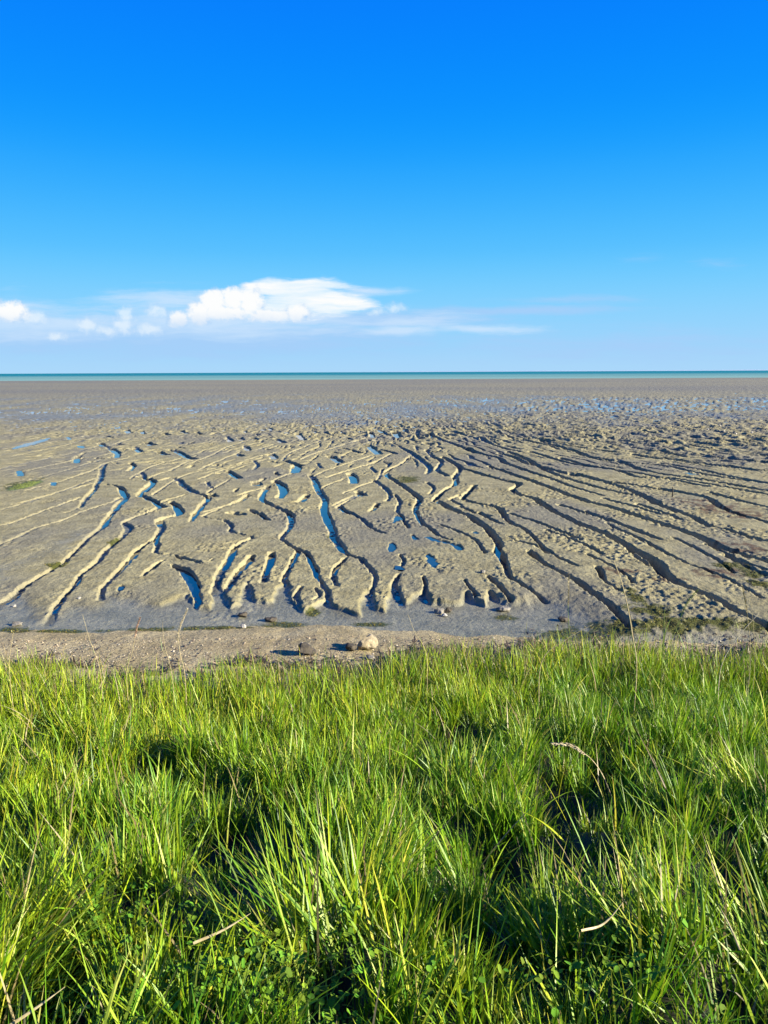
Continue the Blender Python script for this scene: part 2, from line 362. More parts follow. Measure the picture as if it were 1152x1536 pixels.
POCKETS = [  # short dark pockets: width, points
    (6, [(190, 645), (194, 649)]), (6, [(211, 646), (215, 651)]), (4, [(157, 654), (168, 656)]), (5, [(175, 665), (183, 667)]), (7, [(197, 672), (203, 674), (211, 678)]), (6, [(219, 663), (231, 667)]),
    (8, [(150, 665), (158, 669)]), (7, [(165, 672), (175, 678), (175, 686)]), (8, [(117, 684), (114, 694)]), (4, [(126, 679), (120, 682)]), (5, [(143, 687), (152, 688)]), (6, [(137, 692), (143, 693)]), (5, [(196, 684), (201, 684)]),
    (5, [(196, 694), (200, 698), (193, 706)]), (5, [(171, 694), (176, 695)]), (7, [(237, 677), (250, 682)]), (8, [(253, 674), (267, 678), (278, 684), (291, 688)]), (5, [(267, 670), (274, 672)]), (5, [(283, 701), (288, 698)]),
    (7, [(341, 657), (346, 662)]), (6, [(359, 656), (363, 660)]), (7, [(379, 656), (384, 659)]), (7, [(368, 670), (372, 675)]), (7, [(397, 673), (403, 674)]), (8, [(356, 681), (362, 684)]), (9, [(406, 681), (412, 688)]),
    (4, [(405, 692), (416, 694)]), (10, [(324, 698), (333, 697)]), (4, [(335, 676), (341, 673)]), (7, [(413, 658), (426, 664)]), (7, [(446, 650), (455, 660)]), (8, [(428, 690), (442, 696), (451, 698)]), (11, [(444, 698), (443, 708)]),
    (5, [(433, 684), (438, 682)]), (5, [(318, 651), (325, 649)]), (5, [(348, 644), (355, 646)]), (5, [(364, 646), (370, 648)]), (5, [(382, 650), (387, 652)]), (5, [(402, 642), (408, 645)]), (5, [(412, 646), (420, 648)]), (5, [(430, 651), (438, 648)]), (4, [(397, 653), (402, 652)]),
    (9, [(550, 667), (559, 673), (568, 681)]), (5, [(567, 674), (586, 678), (593, 681)]), (6, [(511, 672), (527, 675), (540, 679)]), (10, [(495, 684), (510, 693)]), (4, [(499, 678), (510, 680)]), (5, [(482, 682), (490, 682)]), (5, [(561, 695), (567, 691)]),
    (5, [(530, 645), (548, 649)]), (6, [(556, 648), (558, 656)]), (6, [(565, 644), (583, 653)]), (8, [(591, 647), (600, 658)]), (7, [(622, 653), (634, 659)]), (7, [(637, 666), (646, 668)]), (6, [(643, 650), (655, 660)]), (5, [(647, 679), (660, 680)]),
    (9, [(340, 706), (348, 711), (358, 717)]), (10, [(382, 722), (387, 727)]), (5, [(326, 711), (332, 710)]), (8, [(315, 740), (323, 744)]), (10, [(413, 721), (423, 729), (425, 738), (419, 746)]), (4, [(352, 737), (356, 733)]), (4, [(412, 708), (419, 712)]),
    (10, [(525, 710), (530, 716), (530, 724)]), (10, [(537, 737), (545, 743)]), (6, [(510, 759), (517, 765), (526, 768)]), (7, [(208, 715), (220, 717), (230, 722), (217, 733), (208, 744), (218, 745), (233, 752), (246, 761)]),
    (5, [(162, 726), (175, 728), (183, 734), (186, 742)]), (12, [(346, 769), (362, 771)]), (5, [(508, 646), (516, 650)]), (5, [(486, 648), (494, 651)]), (5, [(468, 646), (476, 649)]), (5, [(295, 648), (303, 651)]), (5, [(272, 646), (280, 650)]), (5, [(246, 650), (254, 652)]), (4, [(604, 644), (612, 648)]), (5, [(518, 656), (526, 659)])]
CREEKS += [(0.20, [(x_, y_, w_ * 1.35) for x_, y_ in q]) for w_, q in POCKETS]
CREEKS += [
    (0.12, [(320, 838, 4), (300, 845, 5), (285, 838, 4)]), (0.09, [(450, 880, 7), (444, 892, 9), (452, 905, 7)]), (0.09, [(472, 880, 5), (480, 893, 7), (470, 900, 5)]),
    (0.10, [(598, 862, 7), (592, 874, 8), (596, 888, 9), (604, 905, 11)]), (0.09, [(634, 866, 5), (640, 876, 6), (636, 888, 8), (644, 902, 9)]),
    (0.09, [(732, 866, 7), (742, 876, 10), (756, 890, 9), (766, 900, 9)]), (0.08, [(698, 872, 5), (706, 884, 6), (716, 896, 8)]),
    (0.10, [(592, 742, 5), (600, 752, 6), (596, 765, 6), (604, 778, 6), (612, 792, 5)]), (0.09, [(640, 725, 5), (650, 733, 6), (645, 742, 6)]),
    (0.10, [(720, 772, 6), (735, 782, 7), (752, 790, 6)]), (0.09, [(600, 832, 5), (606, 842, 6), (600, 850, 5)]),
    (0.10, [(380, 690, 5), (386, 698, 6), (380, 704, 5)]), (0.10, [(475, 694, 5), (482, 702, 6)]), (0.10, [(310, 722, 5), (318, 732, 6)]), (0.10, [(556, 700, 5), (562, 708, 6)]),
]
CREEKS += [(d_, [(x_, y_, w_) for x_, y_ in q]) for d_, w_, q in [
    (.18, 9, [(761, 680), (791, 692), (811, 705), (846, 720), (886, 732), (926, 742), (966, 749), (988, 758)]),
    (.17, 9, [(856, 713), (896, 724), (941, 730), (1006, 741), (1056, 750)]),
    (.17, 9, [(841, 690), (876, 700), (926, 709), (956, 719), (1006, 721), (1051, 728), (1101, 737), (1180, 751)]),
    (.16, 8, [(876, 686), (936, 696), (991, 701), (1051, 714), (1101, 722), (1180, 733)]),
    (.16, 8, [(856, 672), (916, 680), (966, 688), (1026, 696), (1101, 705), (1180, 712)]),
    (.16, 8, [(811, 662), (856, 667), (926, 671), (1001, 682), (1076, 690), (1180, 699)]),
    (.15, 7, [(801, 651), (876, 656), (956, 662), (1026, 670), (1101, 680), (1180, 689)]),
    (.15, 7, [(876, 647), (976, 651), (1076, 662), (1180, 674)]),
    (.15, 6, [(900, 641), (1000, 643), (1100, 652), (1180, 661)]),
    (.14, 7, [(640, 655), (668, 664), (690, 672), (712, 682)]), (.14, 7, [(690, 652), (724, 664), (752, 674), (780, 680)]),
    (.14, 7, [(740, 648), (772, 660), (812, 668), (836, 676)]), (.13, 6, [(660, 645), (690, 652)]),
    (.12, 7, [(820, 800), (850, 812), (884, 826), (905, 838)]), (.10, 6, [(770, 815), (800, 822), (822, 836)]),
    (.13, 8, [(690, 762), (712, 772), (735, 778)]), (.13, 8, [(765, 775), (800, 786), (836, 800), (870, 815)]), (.13, 8, [(840, 762), (880, 775), (920, 788), (955, 800), (990, 815)]), (.13, 7, [(930, 800), (965, 816), (1000, 836), (1030, 852)]), (.13, 7, [(905, 752), (950, 764), (995, 778)]), (.12, 7, [(1060, 822), (1100, 842), (1150, 862)]), (.12, 7, [(955, 760), (990, 772), (1020, 784)]), (.12, 7, [(1010, 812), (1046, 830), (1078, 848), (1100, 866)]),
    (.12, 7, [(1040, 855), (1070, 866), (1104, 882), (1140, 905)]), (.12, 7, [(880, 772), (915, 785), (946, 798), (980, 812)]),
    (.11, 6, [(690, 745), (676, 752), (690, 760)]), (.11, 6, [(880, 838), (912, 852), (936, 866), (950, 880)]),
    (.12, 7, [(640, 676), (648, 686), (662, 694), (656, 706), (670, 716)]), (.12, 7, [(560, 720), (575, 730), (585, 742), (580, 752)]),
    (.12, 7, [(520, 765), (540, 776), (556, 790), (575, 800)]), (.10, 6, [(660, 790), (690, 800), (715, 815), (728, 832)])]]
# pools that lie on the mud sheet itself, each with its own level: (level, points)
POOLS = [
    (-0.020, [(640, 806, 8), (652, 812, 14), (668, 816, 12), (683, 820, 17), (690, 826, 9)]),
    (-0.022, [(594, 773, 6), (596, 779, 14), (592, 784, 6)]),
    (-0.022, [(586, 814, 8), (588, 821, 15), (584, 827, 8)]),
    (-0.022, [(618, 803, 6), (622, 809, 10)]),
    (-0.022, [(640, 833, 8), (646, 840, 15), (652, 847, 14), (650, 853, 8)]),
    (-0.022, [(600, 856, 14), (596, 850, 6)]),
    (-0.020, [(20, 673, 10), (42, 666, 24), (64, 660, 16), (74, 656, 6)]),
    (-0.020, [(80, 723, 8), (82, 728, 10)]),
    (-0.020, [(120, 668, 12), (124, 672, 8)]),
    (-0.020, [(102, 655, 8)] * 2 + [(104, 659, 8)]),
    (-0.020, [(28, 705, 12), (32, 713, 14)]),
    (-0.022, [(1028, 712, 10), (1036, 714, 16), (1044, 715, 8)]),
    (-0.022, [(926, 692, 6), (932, 697, 12), (938, 700, 6)]),
    (-0.022, [(712, 801, 6), (716, 803, 8)]),
    (-0.022, [(182, 878, 8), (181, 884, 10)]),
]
# lower wet flat in front of the mud sheet: its ragged edge in the photo
EDGE = [(-300, 930), (-80, 915), (0, 905), (28, 893), (52, 905), (66, 930), (86, 922), (108, 908), (130, 912), (148, 908), (160, 892), (178, 898),
        (205, 902), (240, 908), (262, 900), (280, 893), (297, 912), (316, 913), (320, 895), (326, 880), (336, 886), (347, 912), (361, 906), (363, 882),
        (373, 872), (378, 892), (386, 902), (411, 905), (414, 886), (428, 872), (434, 884), (442, 902), (456, 917), (476, 908), (491, 900),
        (497, 908), (516, 916), (541, 922), (541, 906), (552, 886), (559, 892), (565, 914), (577, 917), (583, 892), (591, 876), (600, 902),
        (611, 905), (622, 894), (640, 890), (651, 905), (681, 908), (692, 905), (700, 892), (716, 904), (727, 908), (734, 892), (760, 905), (790, 908),
        (812, 900), (842, 908), (864, 918), (905, 940), (950, 952), (1152, 958), (1500, 970)]

# ------------------------------------------------------------------ terrain heights
SHORE_EDGE = [(-300, 956), (0, 950), (120, 949), (240, 947), (330, 945), (420, 940), (480, 938), (540, 944), (600, 950), (700, 955), (800, 958),
              (880, 962), (1000, 966), (1152, 970), (1500, 980)]
sx_, sy_ = zip(*[gpt(px, py, -0.08) for px, py in SHORE_EDGE])
sx_, sy_ = np.array(sx_), np.array(sy_)


def shore(x):
    return np.interp(x, sx_, sy_)


def bank_z(y):
    """profile of the grassy bank and the beach below it"""
    return np.interp(y, [-60, -2.5, -0.5, 1.0, 2.5, 4.5, 6.0, 7.0, 7.8, 9.4, 10.4],
                     [1.9, 1.95, 1.95, 1.78, 1.42, 0.84, 0.45, 0.26, 0.14, -0.06, -0.09])


EDGE_G = 7.25


def edge_at(x):
    """where the turf ends towards the beach"""
    return EDGE_G + 0.22 * np.sin(x * 1.1 + 0.4) + 0.20 * np.sin(x * 2.9 + 0.6 * np.sin(x * 1.3)) + 0.16 * np.sin(x * 6.1 + 2) * np.sin(x * 0.8) + 0.80 * sstep(-0.2, 2.2, x) - 0.15 * sstep(-0.5, -2.5, x)



def polyline_px(pts, z=0.0):
    out = []
    for (px, py, w) in pts:
        x, y = gpt(px, py, z)
        out.append((x, y, w * math.hypot(y, H) / F_PX * 0.5))
    return out


def resample(pts, step=0.12):
    """Catmull-Rom through the traced points"""
    P = np.array(pts, dtype=float)
    if len(P) < 3: return P
    Q = np.vstack([2 * P[0] - P[1], P, 2 * P[-1] - P[-2]])
    out = []
    for i in range(1, len(Q) - 2):
        n = max(2, int(np.hypot(*(Q[i + 1] - Q[i])[:2]) / step))
        n = min(n, 14)
        for k in range(n):
            t = k / n
            out.append(0.5 * ((2 * Q[i]) + (-Q[i - 1] + Q[i + 1]) * t + (2 * Q[i - 1] - 5 * Q[i] + 4 * Q[i + 1] - Q[i + 2]) * t * t
                              + (-Q[i - 1] + 3 * Q[i] - 3 * Q[i + 1] + Q[i + 2]) * t ** 3))
    out.append(P[-1])
    return np.array(out)


# hollows between the tussocks, where one looks down into dark thatch
HOLLOWS = []
for px, py, rx in [(850, 1165, 45), (905, 1140, 30), (880, 1270, 60), (820, 1190, 30), (1085, 1330, 75), (1130, 1300, 60), (1040, 1345, 40), (400, 1265, 65), (340, 1225, 40),
                   (440, 1305, 40), (760, 1250, 40), (60, 1430, 50), (110, 1460, 40), (690, 1085, 30), (715, 1095, 20), (235, 1130, 30), (160, 1250, 30), (745, 1360, 40),
                   (620, 1155, 22), (780, 1310, 30), (500, 1450, 30), (940, 1195, 30), (660, 1330, 25), (840, 1420, 30), (1100, 1470, 30), (200, 1330, 25)]:
    zz = 1.2
    for _ in range(6):
        x, y = gpt(px, py, zz); zz = float(bank_z(y)) + 0.12
    x2, _ = gpt(px + rx, py, zz)
    HOLLOWS.append((x, y, abs(x2 - x) * 1.15))


def hollow_at(x, y):
    h = np.zeros_like(x)
    for hx, hy, r in HOLLOWS:
        h = np.maximum(h, np.exp(-(((x - hx) / r) ** 2 + ((y - hy + r * .55) / (r * 2.0)) ** 2) ** 1.5))
    return h



# graded grid: rows by distance, columns as a fan
def rows():
    y = [-60, -30, -12, -6, -3]
    v = -2.0
    while v < 8.0: y.append(v); v += 0.10
    v = 8.0
    while v < 66.0: y.append(v); v += max(0.018, 0.00082 * v * v / H * 0.45)
    while v < 460: y.append(v); v *= 1.022
    y.append(470)
    return np.array(y)


YR = rows()
NC = 1150
s = np.linspace(-1, 1, NC)
fan = np.sign(s) * (0.80 * np.abs(s) + 0.75 * np.abs(s) ** 6)
GY = np.repeat(YR[:, None], NC, 1)
GX = fan[None, :] * (np.abs(GY) * 0.90 + 1.2)
nr = len(YR)
print('grid', GX.shape)

dist_h = GY
# irregular lines: sample with a small wobble
wob = np.clip(GY / 20.0, 0.5, 2.0)
WX = GX + 0.045 * wob * fbm(GX * 1.9, GY * 1.3, 3, 3) + 0.02 * perlin(GX * 6.3, GY * 4.0, 9)
WY = GY + 0.10 * wob * fbm(GX * 1.9 + 50, GY * 1.3, 5, 3) + 0.04 * perlin(GX * 6.3 + 20, GY * 4.0, 19)

carve = np.zeros_like(GX)      # depth of creeks
bed = np.zeros_like(GX)        # 1 in creek beds
near_c = np.full_like(GX, 9.0)  # distance to a creek edge


def stamp(poly, depth, store, bedstore=None, power=0.45, dist_to=None):
    """lower STORE along a polyline of (x, y, half width)"""
    P = resample(poly)
    for a, b in zip(P[:-1], P[1:]):
        hw = max(a[2], b[2]); m = hw + 0.5
        y0, y1 = min(a[1], b[1]) - m, max(a[1], b[1]) + m
        i0, i1 = np.searchsorted(YR, y0), np.searchsorted(YR, y1)
        if i1 <= i0: continue
        x0, x1 = min(a[0], b[0]) - m, max(a[0], b[0]) + m
        xs_lo, xs_hi = GX[i0:i1], GX[i0:i1]
        cols = np.where(((xs_lo > x0) & (xs_hi < x1)).any(0))[0]
        if len(cols) == 0: continue
        c0, c1 = cols[0], cols[-1] + 1
        X = WX[i0:i1, c0:c1]; Y = WY[i0:i1, c0:c1]
        ab = b[:2] - a[:2]; L2 = ab @ ab + 1e-9
        t = np.clip(((X - a[0]) * ab[0] + (Y - a[1]) * ab[1]) / L2, 0, 1)
        d = np.hypot(X - a[0] - t * ab[0], Y - a[1] - t * ab[1])
        w = a[2] + (b[2] - a[2]) * t
        prof = 1 - sstep(power, 1.12, d / w)
        sub = store[i0:i1, c0:c1]
        np.maximum(sub, depth * prof, out=sub)
        if bedstore is not None:
            sb = bedstore[i0:i1, c0:c1]; np.maximum(sb, 1 - sstep(0.5, 1.0, d / w), out=sb)
        if dist_to is not None:
            sn = dist_to[i0:i1, c0:c1]; np.minimum(sn, d - w, out=sn)


for depth, pts in CREEKS:
    q = polyline_px(pts)
    q = [(x, y, w * 1.0) for x, y, w in q]; kx = min(max((pts[0][0] - 540) / 200, 0), 1); depth *= (0.56 if depth < 0.16 else 0.70) * (1 - kx) + 1.25 * kx
    stamp(q, depth, carve, bed, 0.66, near_c)
deep = np.zeros_like(GX)
for px, py, w_ in [(152, 787, 16), (155, 783, 12), (185, 742, 14), (176, 760, 12), (262, 759, 14), (267, 768, 14), (241, 783, 14), (235, 812, 9), (365, 745, 16), (390, 771, 14), (397, 776, 12), (452, 751, 20), (440, 753, 12),
                   (203, 828, 14), (195, 838, 14), (185, 850, 12), (226, 853, 12), (238, 845, 9), (276, 853, 18), (288, 868, 20), (293, 885, 14), (352, 820, 12), (345, 832, 14), (338, 846, 16), (372, 843, 16), (362, 852, 14),
                   (405, 840, 16), (402, 852, 14), (440, 838, 12), (467, 842, 10), (474, 858, 9), (485, 768, 12), (490, 778, 10), (437, 771, 9), (394, 745, 12), (400, 753, 9), (505, 850, 11), (562, 763, 12), (803, 838, 16),
                   (755, 842, 13), (748, 830, 10), (815, 763, 15), (986, 853, 16), (994, 864, 12), (445, 704, 10), (384, 724, 12), (185, 738, 12), (135, 742, 8), (292, 772, 8), (320, 742, 12), (900, 865, 10), (1090, 835, 10), (216, 663, 10), (118, 692, 9), (152, 668, 9), (640, 812, 8)]:
    x_, y_ = gpt(px, py, -0.08); hw_ = w_ * math.hypot(y_, H) / F_PX * 0.5
    hw_ *= 1.2; ly_ = max(hw_ * 1.6, 0.0032 * y_ * y_)
    i0_, i1_ = np.searchsorted(YR, y_ - 3 * ly_), np.searchsorted(YR, y_ + 3 * ly_)
    q_ = np.exp(-(((WX[i0_:i1_] - x_) / (hw_ * 1.3)) ** 2 + ((WY[i0_:i1_] - y_) / ly_) ** 2) ** 2)
    np.maximum(deep[i0_:i1_], q_, out=deep[i0_:i1_])
pool_h = np.zeros_like(GX)
pool_polys = []
for lvl, pts in POOLS:
    q = polyline_px(pts)
    stamp(q, 0.045, pool_h, None, 0.35)
    pool_polys.append((lvl, resample(q)))

# free-form creeks further out, following the same fan of directions
rt_s = sstep(-2, 14, GX)
lt_s = sstep(1, -11, GX)
ph = GX + (rt_s * 0.75 - lt_s * 0.62) * (GY - 20) * sstep(0, 30, GY)
ph = ph + (0.55 + 1.3 * sstep(24, 42, GY) * (1 - .6 * rt_s)) * fbm(GX * 0.55, GY * 0.22, 31, 3) + 0.30 * fbm(GX * 1.6, GY * 0.9, 33, 2)
lam = 1.05
tri = np.abs((ph / lam) % 1.0 - 0.5) * 2 * lam / 2       # distance to the line
gate = sstep(-0.12 - .2 * rt_s, 0.15, fbm(GX * 0.8, GY * 0.36, 41, 3))
far_in = sstep(24.0, 31.0, GY + 4 * fbm(GX * .2, GY * .2, 77, 2)) * (1 - 0.75 * sstep(42, 60, GY))
free_w = 0.13 + 0.05 * fbm(GX * 1.1, GY * 0.6, 43, 2)
clear_of = sstep(0.04, 0.28, near_c)
free = (1 - sstep(0.45, 1.1, tri / free_w)) * gate * far_in * clear_of * (0.085 + 0.06 * rt_s)
# second, finer set on the far right and in the middle distance
ph2 = ph * 1.0 + 0.35 * fbm(GX * 1.1 + 9, GY * 0.5, 51, 3)
tri2 = np.abs((ph2 / 0.62) % 1.0 - 0.5) * 0.62
gate2 = sstep(0.0, 0.3, fbm(GX * 1.2 + 5, GY * 0.5, 53, 3)) * sstep(29, 38, GY + 4 * sstep(5, 16, GX)) * (1 - 0.8 * sstep(60, 90, GY))
free2 = (1 - sstep(0.4, 1.1, tri2 / 0.10)) * gate2 * 0.085
carve_all = np.maximum(np.maximum(carve, free), free2 * clear_of)
rill_ph = ph * 1.0 + 0.3 * fbm(GX * .7 + 30, GY * .35, 57, 3)
rill = (1 - sstep(0.3, 1.1, np.abs((rill_ph / 0.8 + .37) % 1.0 - 0.5) * 0.8 / 0.07)) * 0.05 * sstep(-.15, .2, fbm(GX * .5, GY * .2, 59, 2)) * sstep(38, 44, GY) * (1 - .7 * sstep(50, 66, GY)) * clear_of
carve_all = np.maximum(carve_all, rill)
bed_all = np.maximum(bed, np.clip(np.maximum(free, free2) / 0.10, 0, 1) * 0.9)

# the lower flat
ex_, ey_ = zip(*[gpt(px, py, -0.04) for px, py in EDGE])
sheet = np.where(WY > 12.0, 1.0, 0.0)
i0e, i1e = np.searchsorted(YR, 8.6), np.searchsorted(YR, 14.0)
Xe, Ye = WX[i0e:i1e], WY[i0e:i1e]
de = np.full_like(Xe, 9.0); odd = np.zeros(Xe.shape, dtype=bool)
for (ax, ay), (bx_, by_) in zip(zip(ex_[:-1], ey_[:-1]), zip(ex_[1:], ey_[1:])):
    abx, aby = bx_ - ax, by_ - ay
    t = np.clip(((Xe - ax) * abx + (Ye - ay) * aby) / (abx * abx + aby * aby + 1e-9), 0, 1)
    de = np.minimum(de, np.hypot(Xe - ax - t * abx, Ye - ay - t * aby))
    cr_ = (Xe >= min(ax, bx_)) & (Xe < max(ax, bx_))
    yc = ay + (Xe - ax) / (abx if abs(abx) > 1e-9 else 1e-9) * aby
    odd ^= cr_ & (yc < Ye)
sd_ = np.where(odd, de, -de)
carve[i0e:i1e] *= 1 - 0.25 * np.exp(-(sd_ / 0.55) ** 2)
soft = 0.038 + 0.30 * (1 - sstep(-4.6, -2.9, Xe)) + 0.45 * sstep(1.6, 2.8, Xe)
sheet[i0e:i1e] = sstep(-0.5, 0.5, (sd_ + 0.04 * fbm(Xe * 6, Ye * 4, 61, 2)) / (2 * soft))
relief = 0.020 * fbm(GX * 0.9, GY * 0.6, 71, 4) + 0.012 * fbm(GX * 4.0, GY * 2.6, 73, 4)
fine = 0.010 * fbm(GX * 13, GY * 9, 75, 3)
lumpy = sstep(0.0, 0.3, fbm(GX * 0.6, GY * 0.5, 79, 3) + 0.25 * sstep(1, 7, GX) - 0.05)
fine = fine + lumpy * 0.026 * np.clip(fbm(GX * 9, GY * 7, 83, 3) * 2, -0.4, 1.4)
# crumbs along the creek lips
lip = np.exp(-(near_c / 0.12) ** 2) * (GY < 40)
fine = fine + lip * 0.030 * fbm(GX * 8, GY * 6, 87, 3)
base = -0.066 * (1 - sheet) * (GY < 40) + 0.085 * sstep(-0.6, 4.0, GX) * (1 - sstep(38, 55, GY)) * sheet
base = base - 0.022 * sstep(38, 52, GY) + 0.03 * sstep(85, 125, GY + 25 * fbm(GX * .03, GY * .03, 117, 2))
# wet middle distance: low flat with small ripples
rip = sstep(40, 55, GY) * (1 - 0.35 * sstep(95, 200, GY))
ripple = rip * (0.034 * perlin(ph * 1.7, GY * 0.55, 91) + 0.050 * fbm(GX * 1.9, GY * 0.9, 93, 4) + 0.020 * fbm(GX * .12, GY * .05, 95, 2))
rub_in = 1.6 * sstep(31, 42, GY + 13 * sstep(4, 18, GX) - 4 * sstep(0, -8, GX)) * (1 - sstep(50, 66, GY - 45 * sstep(4, 24, GX)))
rubble = rub_in * (0.16 * np.clip(fbm(GX * 2.1 + .4 * GY, GY * 0.9, 141, 3) - 0.02, 0, 1) - 0.14 * np.clip(fbm(GX * 1.6 + .4 * GY, GY * 0.8, 143, 3) - 0.08, 0, 1)) * (0.55 + 0.45 * sstep(-10, 4, GX))
Z = base + relief * (0.35 + 0.65 * sheet) + fine * (0.5 + 0.5 * sheet) * (1 - .6 * rip) - carve_all * (0.12 + 0.88 * sheet) * (1 + 0.35 * fbm(GX * 0.9, GY * 0.45, 97, 2)) - pool_h - 0.075 * deep * sstep(0.004, 0.03, carve) + ripple + rubble
Z = Z - 0.55 * sstep(330, 460, GY)
# beach and bank
sh = shore(GX) + 0.30 * fbm(GX * 1.1, GX * 0.0 + 4, 99, 5)
bz = bank_z(GY + (9.42 - sh) * sstep(6.8, 9.0, GY))
bz = bz + (0.012 * fbm(GX * 2.2, GY * 2.2, 101, 4) + 0.006 * fbm(GX * 12, GY * 12, 103, 2)) + 0.16 * fbm(GX * 1.25, GY * 1.25, 105, 3) * (1 - sstep(5.5, 7.2, GY))
near_rows = np.searchsorted(YR, 7.5)
bz[:near_rows] -= 0.13 * hollow_at(GX[:near_rows], GY[:near_rows])
t_m = sstep(-0.25, 0.30, GY - sh)
Z = bz * (1 - t_m) + Z * t_m

# masks read by the materials (what the surface is made of, how wet it is)
low = 1 - sheet
wet = np.clip(0.85 * low * (GY < 40) + 0.9 * sstep(.35, .9, bed_all), 0, 1)
wet = np.maximum(wet, sstep(38, 58, GY + 10 * fbm(GX * .1, GY * .1, 107, 3)) * (1 - sstep(80, 170, GY + 40 * fbm(GX * .03, GY * .03, 109, 3))) * np.clip(0.50 + 0.4 * fbm(GX * .22, GY * .06, 110, 4), 0.30, .62))
swale = np.exp(-((GX + 6.8 + 0.5 * fbm(GX * 0 + 3, GY * .5, 111, 2)) / 0.45) ** 2) * sstep(11, 12, GY) * (1 - sstep(16, 18, GY)) * 0.45
wet = np.maximum(wet, swale)
damp = np.maximum(sstep(-0.1, 0.35, fbm(GX * 0.35, GY * 0.16, 113, 4)), 1.6 * sstep(70, 150, GY) * (.75 + .5 * fbm(GX * .01, GY * .015, 115, 3)))

# green film and weed: near the shore line, along some lips, bigger patch on the right


def px_blob(px, py, rx, ry):
    x, y = gpt(px, py, -0.05); x1, _ = gpt(px + rx, py, -0.05); _, y1 = gpt(px, py - ry, -0.05)
    return np.exp(-(((GX - x) / (x1 - x)) ** 2 + ((GY - y) / (y1 - y)) ** 2))


alg = np.zeros_like(GX)
for b in [(900, 948, 95, 12), (975, 928, 45, 12), (1010, 948, 60, 10), (950, 905, 14, 18), (1120, 950, 60, 8), (1060, 945, 60, 8), (860, 952, 60, 8),
          (80, 946, 110, 4), (230, 943, 60, 4), (310, 941, 90, 4), (420, 936, 50, 5), (10, 944, 40, 5), (470, 918, 14, 6), (38, 727, 12, 10), (20, 728, 9, 5),
          (495, 806, 5, 7), (170, 815, 7, 9), (612, 722, 22, 6), (85, 850, 22, 6), (1128, 872, 22, 9), (1140, 890, 20, 9), (560, 935, 40, 4), (1100, 860, 40, 8), (760, 925, 20, 5)]:
    alg = np.maximum(alg, px_blob(*b))
alg = alg * (0.75 + 0.9 * fbm(GX * 3.2, GY * 3.2, 121, 4))
red = np.zeros_like(GX)
for b in [(1085, 872, 60, 12), (1010, 880, 40, 8), (925, 868, 40, 8), (1080, 770, 70, 14), (1120, 780, 50, 12), (1040, 760, 40, 8), (1110, 830, 50, 12)]:
    red = np.maximum(red, px_blob(*b))
red = red * (0.5 + 1.1 * fbm(GX * 4.2, GY * 3.0, 131, 4))

ids = np.arange(nr * NC).reshape(nr, NC)
V = np.stack([GX, GY, Z], -1).reshape(-1, 3)
quads = np.stack([ids[:-1, :-1], ids[:-1, 1:], ids[1:, 1:], ids[1:, :-1]], -1)
cy = 0.5 * (GY[:-1, :-1] + GY[1:, 1:]); cxm = 0.5 * (GX[:-1, :-1] + GX[1:, 1:])
shf = sh[:-1, :-1]
is_mud = cy > shf
is_bank = cy < edge_at(cxm) - 0.25


def sub_mesh(name, mask, mat, **attrs):
    f = quads[mask]
    used, inv = np.unique(f, return_inverse=True)
    inv = inv.reshape(f.shape)
    return mesh_np(name, V[used], inv, mat, attrs={k: a.reshape(-1)[used] for k, a in attrs.items()})


# ------------------------------------------------------------------ ground materials
def pos(N):
    g = N.new('ShaderNodeNewGeometry'); return g.outputs['Position']


mud_m, N, B, O = material('mud')
P = pos(N)
aw, aa_, ar, ad = (N.attr(k).outputs['Fac'] for k in ('wet', 'algae', 'red', 'damp'))
n1 = N.noise(P, 2.2, 6, 0.62); n2 = N.noise(P, 14.0, 5, 0.6); n3 = N.noise(P, 60.0, 3, 0.6)
dry = N.mix(N.smooth(n1, 0.32, 0.68), (0.1740, 0.1550, 0.0760), (0.2620, 0.2370, 0.1240))
dry = N.mix(N.math('MULTIPLY', ad, 0.5), dry, (0.1030, 0.1050, 0.0980))
dry = N.mix(N.math('MULTIPLY', N.smooth(n2, 0.55, 0.75), 0.45), dry, (0.0828, 0.0684, 0.0374))
dry = N.mix(N.math('MULTIPLY', N.smooth(n3, 0.62, 0.75), 0.6), dry, (0.0432, 0.0360, 0.0216))
dry = N.mix(N.math('MULTIPLY', N.smooth(N.math('ADD', N.attr('lip').outputs['Fac'], N.math('MULTIPLY', N.math('SUBTRACT', n2, 0.5), 0.9)), 0.35, 0.8), 0.5), dry, (0.295, 0.268, 0.155))  # creek lips paled to paint their sunlit cream rims
wetc = N.mix(N.smooth(n1, 0.3, 0.7), (0.1180, 0.1170, 0.0800), (0.1900, 0.1840, 0.1280))
wetc = N.mix(N.math('MULTIPLY', N.smooth(n2, 0.56, 0.7), 0.6), wetc, (0.0432, 0.0446, 0.0346))
wfac = N.smooth(N.math('ADD', aw, N.math('ADD', N.math('MULTIPLY', N.math('SUBTRACT', n2, 0.5), 0.5), N.math('MULTIPLY', N.math('SUBTRACT', n1, 0.5), 0.55))), 0.15, 0.8)
col = N.mix(wfac, dry, wetc)
col = N.mix(N.math('MULTIPLY', N.attr('bed').outputs['Fac'], 0.85), col, N.mix(n2, (0.016, 0.018, 0.012), (0.050, 0.048, 0.032)))  # black weedy creek mud, darkened further to paint the shadow on the floor
algc = N.mix(N.smooth(n3, 0.35, 0.7), (0.0216, 0.0288, 0.0043), (0.0792, 0.0828, 0.0101))
col = N.mix(N.smooth(N.math('ADD', aa_, N.math('MULTIPLY', N.math('SUBTRACT', n2, 0.5), 0.8)), 0.25, 0.6), col, algc)
